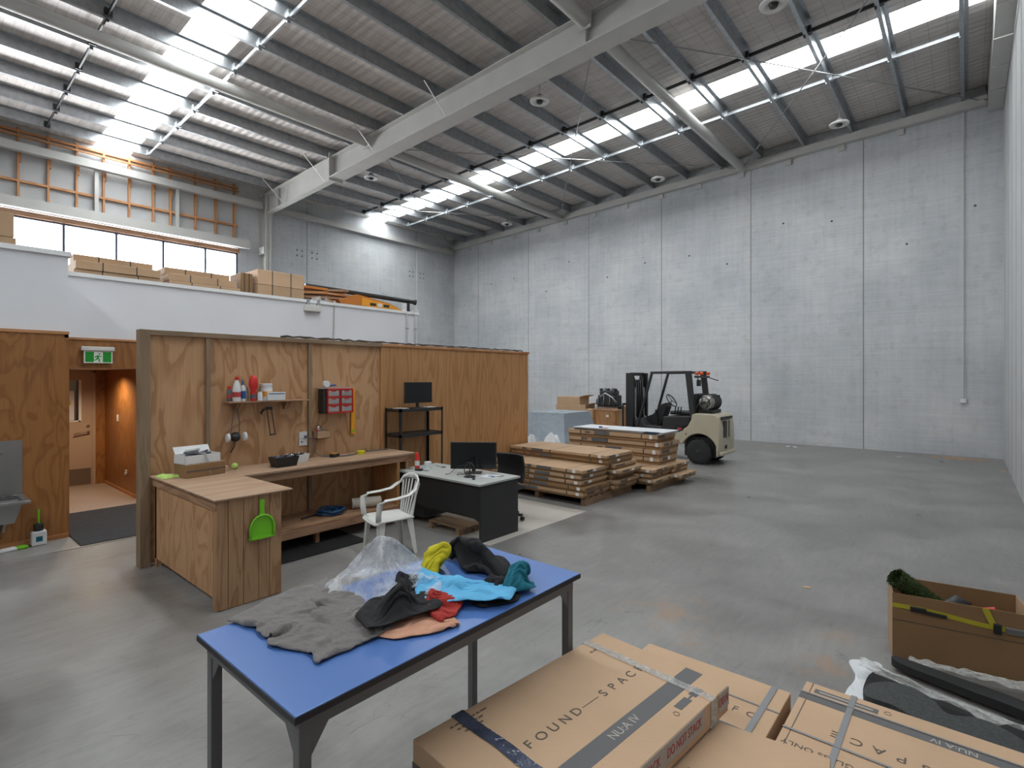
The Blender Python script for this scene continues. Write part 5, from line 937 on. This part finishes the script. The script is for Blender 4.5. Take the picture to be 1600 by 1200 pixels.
cr = thing('wooden_crate', 'orange brown timber crate left of the forklift mast', 'crate', (-8.02, 13.9, 0)); B(-.40, .40, -.38, .38, .0, 1.04).build('crate_body', 'plyd', cr)
for x in (-.40, .33): B(x, x+.07, -.40, -.38, .06, 1.04).build('corner_post', 'plys', cr)
B(-.42, .42, -.41, .41, 1.04, 1.07).build('crate_lid', 'piney', cr); B(.05, .14, -.405, -.40, .85, .92).build('crate_label', 'label', cr)
B(-.36, .36, -.3, -.24, 1.07, 1.12).build('skid', 'pallet', cr); B(-.36, .36, .2, .26, 1.07, 1.12).build('skid', 'pallet', cr)
en = thing('engine', 'black engine like machine sitting on the timber crate', 'machine', (-8.08, 13.9, 1.121)); B(-.30, .30, -.2, .2, .05, .36).build('engine_block', 'black', en, bevel=.03); B(-.26, .24, -.16, .16, .36, .50).build('engine_top', 'dark', en, bevel=.03)
for k in range(5): MB().lathe([(.02, 0), (.05, .01), (.05, .07), (.02, .08)], (-.24+.12*k, -.08+.03*(k % 2), .48+.02*(k % 2)), 12).build('filler_cap', 'galvd' if k % 2 else 'black', en, smooth='auto')
MB().lathe([(.03, -.03), (.13, -.03), (.13, .03), (.03, .03)], (-.36, 0, .16), 20, axis='x').build('pulley', 'dark', en, smooth='auto'); MB().tube([(-.2, -.22, .3), (0, -.26, .42), (.2, -.22, .3), (.33, -.18, .15)], .025, 8).build('pipe', 'galvd', en, smooth=True); B(-.32, .34, -.18, .18, 0, .05).build('sump', 'black', en)
for k in range(3): MB().tube([(-.3+.2*k, -.21, .05), (-.26+.2*k, -.23, .2), (-.3+.2*k, -.19, .36)], .012, 6).build('hose', 'galvd', en, smooth=True)
# ================================================================ FORKLIFT
fk = thing('forklift', 'cream and black gas forklift parked by the far wall facing left', 'forklift', (-4.66, 12.62, 0), math.radians(180))
W2 = .52
def arc_(cx, cz, r, a0, a1, n=12): return [(cx+r*math.cos(math.radians(a0+(a1-a0)*k/n)), cz+r*math.sin(math.radians(a0+(a1-a0)*k/n))) for k in range(n+1)]
side = [(-.40, .20), (-.43, .45), (-.43, .85), (-.39, 1.08), (-.33, 1.16), (.10, 1.17), (.20, 1.15), (.22, 1.02), (.30, .86), (.62, .66), (.80, .62), (1.15, .62), (1.15, .46), (.50, .44)]+arc_(.03, .29, .41, 22, 158, 14)+[(-.36, .20)]
MB().prism(side, -W2, W2, 'xz').build('counterweight', 'fork', fk, bevel=.03, smooth='auto')
B(-.30, .42, -W2+.12, W2-.12, .16, .62).build('chassis', 'black', fk)
# rear face: dark vent and name strip
B(-.452, -.42, -.20, .24, .62, 1.0).build('rear_vent', 'dark', fk, bevel=.01)
for y in (-.10, .06): MB().bar((-.455, y, .60), (-.455, y-.02, 1.02), .035, .03).build('vent_fin', 'fork', fk)
B(-.442, -.40, -.35, .35, 1.04, 1.10).build('name_strip', 'black', fk); MB().box(-.48, -.38, -.46, .46, .22, .30).build('rear_lip', 'fork', fk, bevel=.02); B(-.445, -.42, .02, .12, .36, .44).build('tow_socket', 'black', fk)
for s_ in (-1, 1):
    MB().prism([(.40, .76), (.44, .88), (.52, .92), (.60, .86), (.60, .76), (.52, .72)], s_*(W2-.01), s_*(W2+.004), 'xz').build('side_light_recess', 'black', fk); B(.44, .54, s_*(W2+.002), s_*(W2+.008), .76, .82).build('side_light', 'red', fk)
    for x, z in ((.34, .98), (.34, .68)): MB().cyl((x, s_*(W2-.002), z), (x, s_*(W2+.008), z), .016, 10).build('bolt', 'black', fk)
def wheel(x, y, r, w_):
    t = MB().lathe([(r*.55, -w_/2), (r*.9, -w_/2), (r, -w_*.36), (r, w_*.36), (r*.9, w_/2), (r*.55, w_/2)], (0, 0, 0), 36, axis='y'); o = t.build('tyre', 'tyre', fk, smooth='auto'); o.location = (x, y, r)
    mb = MB()
    for k in range(24): a = 2*PI*k/24; mb.bar((r*1.0*math.cos(a), -w_*.42, r*math.sin(a)), (r*1.0*math.cos(a+.12), -w_*.06, r*math.sin(a+.12)), .03, .03, up=(math.cos(a), 0, math.sin(a))); mb.bar((r*1.0*math.cos(a+.13), w_*.06, r*math.sin(a+.13)), (r*1.0*math.cos(a+.25), w_*.42, r*math.sin(a+.25)), .03, .03, up=(math.cos(a), 0, math.sin(a)))
    mb.build('tread', 'tyre', o)
    s_ = 1 if y > 0 else -1
    MB().lathe([(.02, -w_*.3), (r*.54, -w_*.34), (r*.57, -w_*.1), (r*.57, w_*.1), (r*.54, w_*.34), (.02, w_*.3)], (0, 0, 0), 24, axis='y').build('wheel_rim', 'rim', o, smooth='auto')
    MB().lathe([(.01, 0), (.06, .0), (.07, s_*.03), (.01, s_*.05)], (0, s_*w_*.3, 0), 16, axis='y').build('hub', 'dark', o, smooth='auto')
for s_ in (-1, 1): wheel(.04, s_*.465, .285, .17); wheel(1.48, s_*.45, .33, .22)
# deck, hood, seat
MB().prism([(.28, .90), (.62, .70), (1.62, .66), (1.70, .95), (1.55, 1.0), (1.40, .82), (.95, .80), (.93, 1.06), (.25, 1.10)], -W2+.04, W2-.04, 'xz').build('operator_deck', 'charc', fk, bevel=.02)
B(.30, .86, -.26, .26, 1.10, 1.19).build('seat_cushion', 'black', fk, bevel=.03); MB().prism([(.22, 1.16), (.36, 1.16), (.27, 1.62), (.16, 1.62)], -.24, .24, 'xz').build('seat_back', 'black', fk, bevel=.03)
for k in range(3): MB().tube([(.70-.07*k, .33, 1.12), (.67-.07*k, .33, 1.30)], [.012, .018], 8).build('hydraulic_lever', 'black', fk, smooth=True)
MB().prism([(1.15, .80), (1.62, .80), (1.60, .98), (1.35, 1.08), (1.12, 1.34), (1.0, 1.38), (.98, 1.28)], -.15, .15, 'xz').build('steering_column', 'black', fk, bevel=.015)
sw = MB().tube([(.92+.10*math.cos(a*PI/12), .19*math.sin(a*PI/12), 1.43-.145*math.cos(a*PI/12)*-1) for a in range(24)], .014, 8, closed=True).build('steering_wheel', 'black', fk, smooth=True)
for a in (0, 8, 16): MB().bar((.92, 0, 1.43), (.92+.10*math.cos(a*PI/12), .19*math.sin(a*PI/12), 1.43+.145*math.cos(a*PI/12)), .018, .01).build('spoke', 'black', sw)
MB().bar((1.2, .2, .82), (1.25, .2, 1.2), .03, .03).build('lever', 'black', fk)
# overhead guard
for s_ in (-1, 1):
    MB().bar((1.60, s_*.47, .80), (1.22, s_*.47, 2.12), .07, .05, up=(1, 0, 0)).build('front_pillar', 'charc', fk, bevel=.008)
    MB().bar((.18, s_*.47, 1.05), (.30, s_*.47, 2.10), .09, .13, up=(1, 0, 0)).build('rear_pillar', 'charc', fk, bevel=.01)
    MB().bar((1.26, s_*.46, 2.12), (.22, s_*.46, 2.13), .05, .06).build('roof_rail', 'charc', fk, bevel=.008)
for k in range(7): MB().bar((1.24-.16*k, -.46, 2.13), (1.24-.16*k, .46, 2.13), .03, .035).build('roof_bar', 'charc', fk)
for y in (.40, .12, -.30): MB().lathe([(.035, 0), (.045, .02), (.045, .06), (.03, .075)], (.12, y, 2.06), 16).build('beacon_light', 'orange', fk, smooth='auto')
MB().bar((.15, -.45, 2.02), (.15, .45, 2.02), .03, .05).build('rear_light_bar', 'charc', fk); MB().tube([(.14, -.44, 2.0), (.0, -.50, 1.94), (-.06, -.50, 1.93)], .012, 6).build('mirror_arm', 'black', fk); B(.10, .16, .20, .34, 1.80, 1.95).build('rear_lamp', 'black', fk, bevel=.01); MB().tube([(.16, .27, 2.0), (.14, .27, 1.94)], .012, 6).build('lamp_stalk', 'black', fk)
# gas bottle
gb = MB().lathe([(.03, -.34), (.12, -.33), (.165, -.27), (.175, -.2), (.175, .22), (.16, .30), (.10, .34), (.03, .35)], (0, 0, 0), 28, axis='y').build('gas_cylinder', 'tank', fk, smooth='auto'); gb.location = (-.04, 0, 1.42)
for y in (-.22, -.10, .02, .14): MB().tube([(.183*math.cos(a*PI/16), y, .183*math.sin(a*PI/16)) for a in range(32)], .013, 6, closed=True).build('clamp_band', 'black', gb)
MB().tube([(.13*math.cos(a*PI/8), .39, .13*math.sin(a*PI/8)) for a in range(16)], .012, 6, closed=True).build('collar_ring', 'dark', gb); MB().cyl((0, .33, 0), (0, .40, 0), .03, 10).build('valve', 'dark', gb)
B(-.20, .12, -.28, .30, 1.17, 1.25).build('cylinder_bracket', 'black', fk, bevel=.01); MB().tube([(.0, .38, 1.42), (.10, .44, 1.35), (.16, .40, 1.2), (.2, .36, 1.1)], .014, 8).build('gas_hose', 'black', fk, smooth=True); MB().tube([(-.10, -.40, 1.40), (-.19, -.2, 1.58), (-.19, .2, 1.58), (-.12, .42, 1.42), (-.12, .42, 1.22)], .012, 6).build('cylinder_guard', 'dark', fk, smooth=True)
# mast, carriage, forks
B(1.84, 1.86, -.30, .30, .62, 1.95).build('mast_hose_panel', 'black', fk); B(1.70, 1.98, -.44, -.42, .62, .9).build('mast_side', 'black', fk)
for k in range(4): MB().tube([(1.80, -.18+.11*k, .6), (1.78, -.15+.1*k, 1.3), (1.82, -.2+.12*k, 1.95)], .022, 8).build('mast_hose', 'black', fk, smooth=True)
for s_ in (-1, 1):
    MB().box(1.76, 1.96, s_*.42, s_*.34, .10, 2.12).build('outer_mast_rail', 'black', fk); MB().box(1.82, 1.94, s_*.33, s_*.28, .12, 2.10).build('inner_mast_rail', 'black', fk)
    MB().cyl((1.80, s_*.23, .3), (1.80, s_*.23, 1.75), .03, 12).build('lift_cylinder', 'galvd', fk, smooth='auto'); MB().tube([(1.86, s_*.14, .4), (1.86, s_*.14, 2.0)], .014, 6).build('lift_chain', 'dark', fk)
    MB().bar((1.55, s_*.25, .70), (1.80, s_*.25, 1.0), .05, .05).build('tilt_cylinder', 'galvd', fk)
    f_ = MB().box(2.03, 2.08, s_*.34, s_*.22, .06, .60).build('fork_shank', 'black', fk); MB().prism([(2.05, .02), (3.05, .03), (3.05, .045), (2.08, .07), (2.05, .07)], s_*.34, s_*.22, 'xz').build('fork_blade', 'black', f_)
for z in (.25, 1.2, 2.05): MB().box(1.84, 1.88, -.34, .34, z, z+.08).build('mast_crossbar', 'black', fk)
for z in (.28, .62): B(1.97, 2.03, -.50, .50, z, z+.10).build('carriage_plate', 'black', fk)
for k in range(6): y = -.50+.2*k; MB().box(1.98, 2.02, y-.014, y+.014, .7, 1.32).build('backrest_bar', 'black', fk)
B(1.98, 2.02, -.51, .51, 1.30, 1.35).build('backrest_top', 'black', fk)
# ================================================================ ON TOP OF THE OFFICES
def mc(label, x0, x1, y0, y1, z0, z1, m='carton', rz=0.0, straps=((.3,), (.7,)), group='long cartons on the offices roof'):
    t = thing('mezzanine_carton', label, 'carton', ((x0+x1)/2, (y0+y1)/2, z0), rz, group); X = (x1-x0)/2; Y = (y1-y0)/2; H_ = z1-z0; B(-X, X, -Y, Y, 0, H_-.002).build('carton_body', m, t, bevel=.008)
    for (f,) in straps: y = -Y+2*Y*f; B(-X-.003, X+.003, y-.008, y+.008, -.001, H_+.001).build('strap', 'strapd', t)
    return t
B(-18.6, -10.25, -9.4, 8.2, 3.38, 3.40).build('offices_roof_board', 'vinylg')['kind'] = 'structure'; bpy.data.objects['offices_roof_board'].name = 'trim_11'
ZM = 3.40
for k in range(4): mc('long carton behind the parapet at the left, %s layer from below' % ORD[k], -10.95+.03*k, -10.32+(.05, .0, .02, -.25)[k], 1.76+.02*k, 3.0-.04*k, ZM+.135*k, ZM+.135*k+.133, ('cartond', 'carton', 'carton', 'carton')[k])
for k in range(4): mc('long carton behind the parapet in the middle pile, %s layer from below' % ORD[k], -10.9, -10.30+(.0, .03, .0, -.2)[k], 3.04, 4.25-.05*k, ZM+.13*k, ZM+.13*k+.128, ('cartond', 'carton', 'carton', 'carton')[k])
mc('small darker carton between the middle pile and the strapped pair', -10.95, -10.45, 4.28, 4.50, ZM, 4.0, 'cartond')
pallet('pallet under the two strapped cartons on the offices roof', -10.85, 5.02, 1.0, .95, 0, .12, 'pallet', z0=ZM)
mc('lower of the two big strapped cartons on the offices roof', -11.35, -10.36, 4.56, 5.50, ZM+.121, ZM+.41, 'carton'); mc('upper of the two big strapped cartons on the offices roof', -11.35, -10.36, 4.56, 5.50, ZM+.412, ZM+.70, 'carton2')
random.seed(21)
GO = 'timber offcuts on the offices roof'
def off(label, x, y, z, l_, w_, h, rz, ry, m='timbery'):
    o = B(-w_/2, w_/2, -l_/2, l_/2, 0, h).build('timber_offcut', m, bevel=.003); o.location = (x, y, z); o.rotation_euler = (ry, 0, rz); tag(o, label, 'timber offcut', GO)
for k in range(6): off('orange board in the left bundle of offcuts, %s from below' % ORD[k], -10.75+.02*k, 5.86+random.uniform(-.05, .05), 3.40+.095*k, .55, .45-.04*(k % 2), .05, random.uniform(-.5, .5), random.uniform(-.06, .06), ('timbery', 'orangep', 'timbery', 'pinex')[k % 4])
for k in range(7): off('pale board in the fanned bundle of offcuts, %s from below' % ORD[k], -10.75, 6.38+.03*(k % 3), 3.40+.083*k, .62, .40, .045, .45-.14*k, .05*(-1)**k, ('pinex', 'timbery')[k % 2])
tag(heap([(-10.62, 5.62), (-10.35, 5.62), (-10.32, 6.1), (-10.40, 6.25), (-10.6, 6.2)], ZM, .34, 51, 'silver', 'film_heap', freq=9), 'heap of crumpled clear film in front of the orange boards', 'film')
rp = thing('yellow_ramp', 'yellow and orange steel ramp lying tilted on the offices roof', 'ramp', (-10.75, 7.35, 3.62), 0)
MB().prism([(-1.02, .08), (-.55, .26), (.35, .14), (.80, -.02), (.80, -.08), (-.9, -.06)], -.75, .33, 'yz').build('ramp_body', 'orangep', rp); MB().prism([(-.45, .20), (.34, .12), (.80, -.03), (.80, -.06), (-.45, .02)], .33, .345, 'yz').build('front_plate', 'yellow', rp)
for y in (-.15, .22): B(.346, .35, y-.08, y+.08, .04, .10).build('fork_slot', 'black', rp)
B(.346, .349, -.02, .10, .03, .11).build('white_marking', 'label', rp)
B(.1, .30, .62, .78, -.22, -.08).build('ramp_foot', 'black', rp); MB().box(-.7, .2, -.9, .7, -.22, -.07).build('support_frame', 'dark', rp)
tb_ = thing('black_tube', 'long black tube lying behind the yellow ramp', 'tube', (-11.55, 7.6, 4.0)); MB().cyl((0, -1.45, .12), (.55, 1.25, -.02), .055, 16).build('tube', 'charc', tb_, smooth='auto'); MB().cyl((.55, 1.25, -.02), (.565, 1.32, -.024), .075, 16).build('end_cap', 'dark', tb_, smooth='auto')
B(-.15, .1, -1.3, -1.2, -.6, .06).build('rest_block', 'dark', tb_); B(.4, .6, 1.0, 1.1, -.6, -.07).build('rest_block', 'dark', tb_)
tag(B(-10.34, -10.26, 4.4, 4.62, ZM, ZM+.20).build('paper_bundle', 'label'), 'white paper bundle sticking up at the parapet edge', 'bundle')
for k, (z0, z1) in enumerate(((3.40, 3.72), (3.725, 4.02))): 
    t = thing('brown_carton', 'plain brown carton at the left photo edge above the offices, %s of two' % ('lower', 'upper')[k], 'carton', (-9.15, .50, z0)); B(-.30, .25, -.5, .48-.02*k, 0, z1-z0).build('carton_body', 'carton', t, bevel=.008); B(-.31, -.30+.56, -.02, .02, z1-z0, z1-z0+.001).build('carton_tape', 'tdark', t)
struct('trim_12', B(-18.6, -8.66, YB+.1, 1.32, 3.38, 3.40), 'vinylg')
run_drapes()
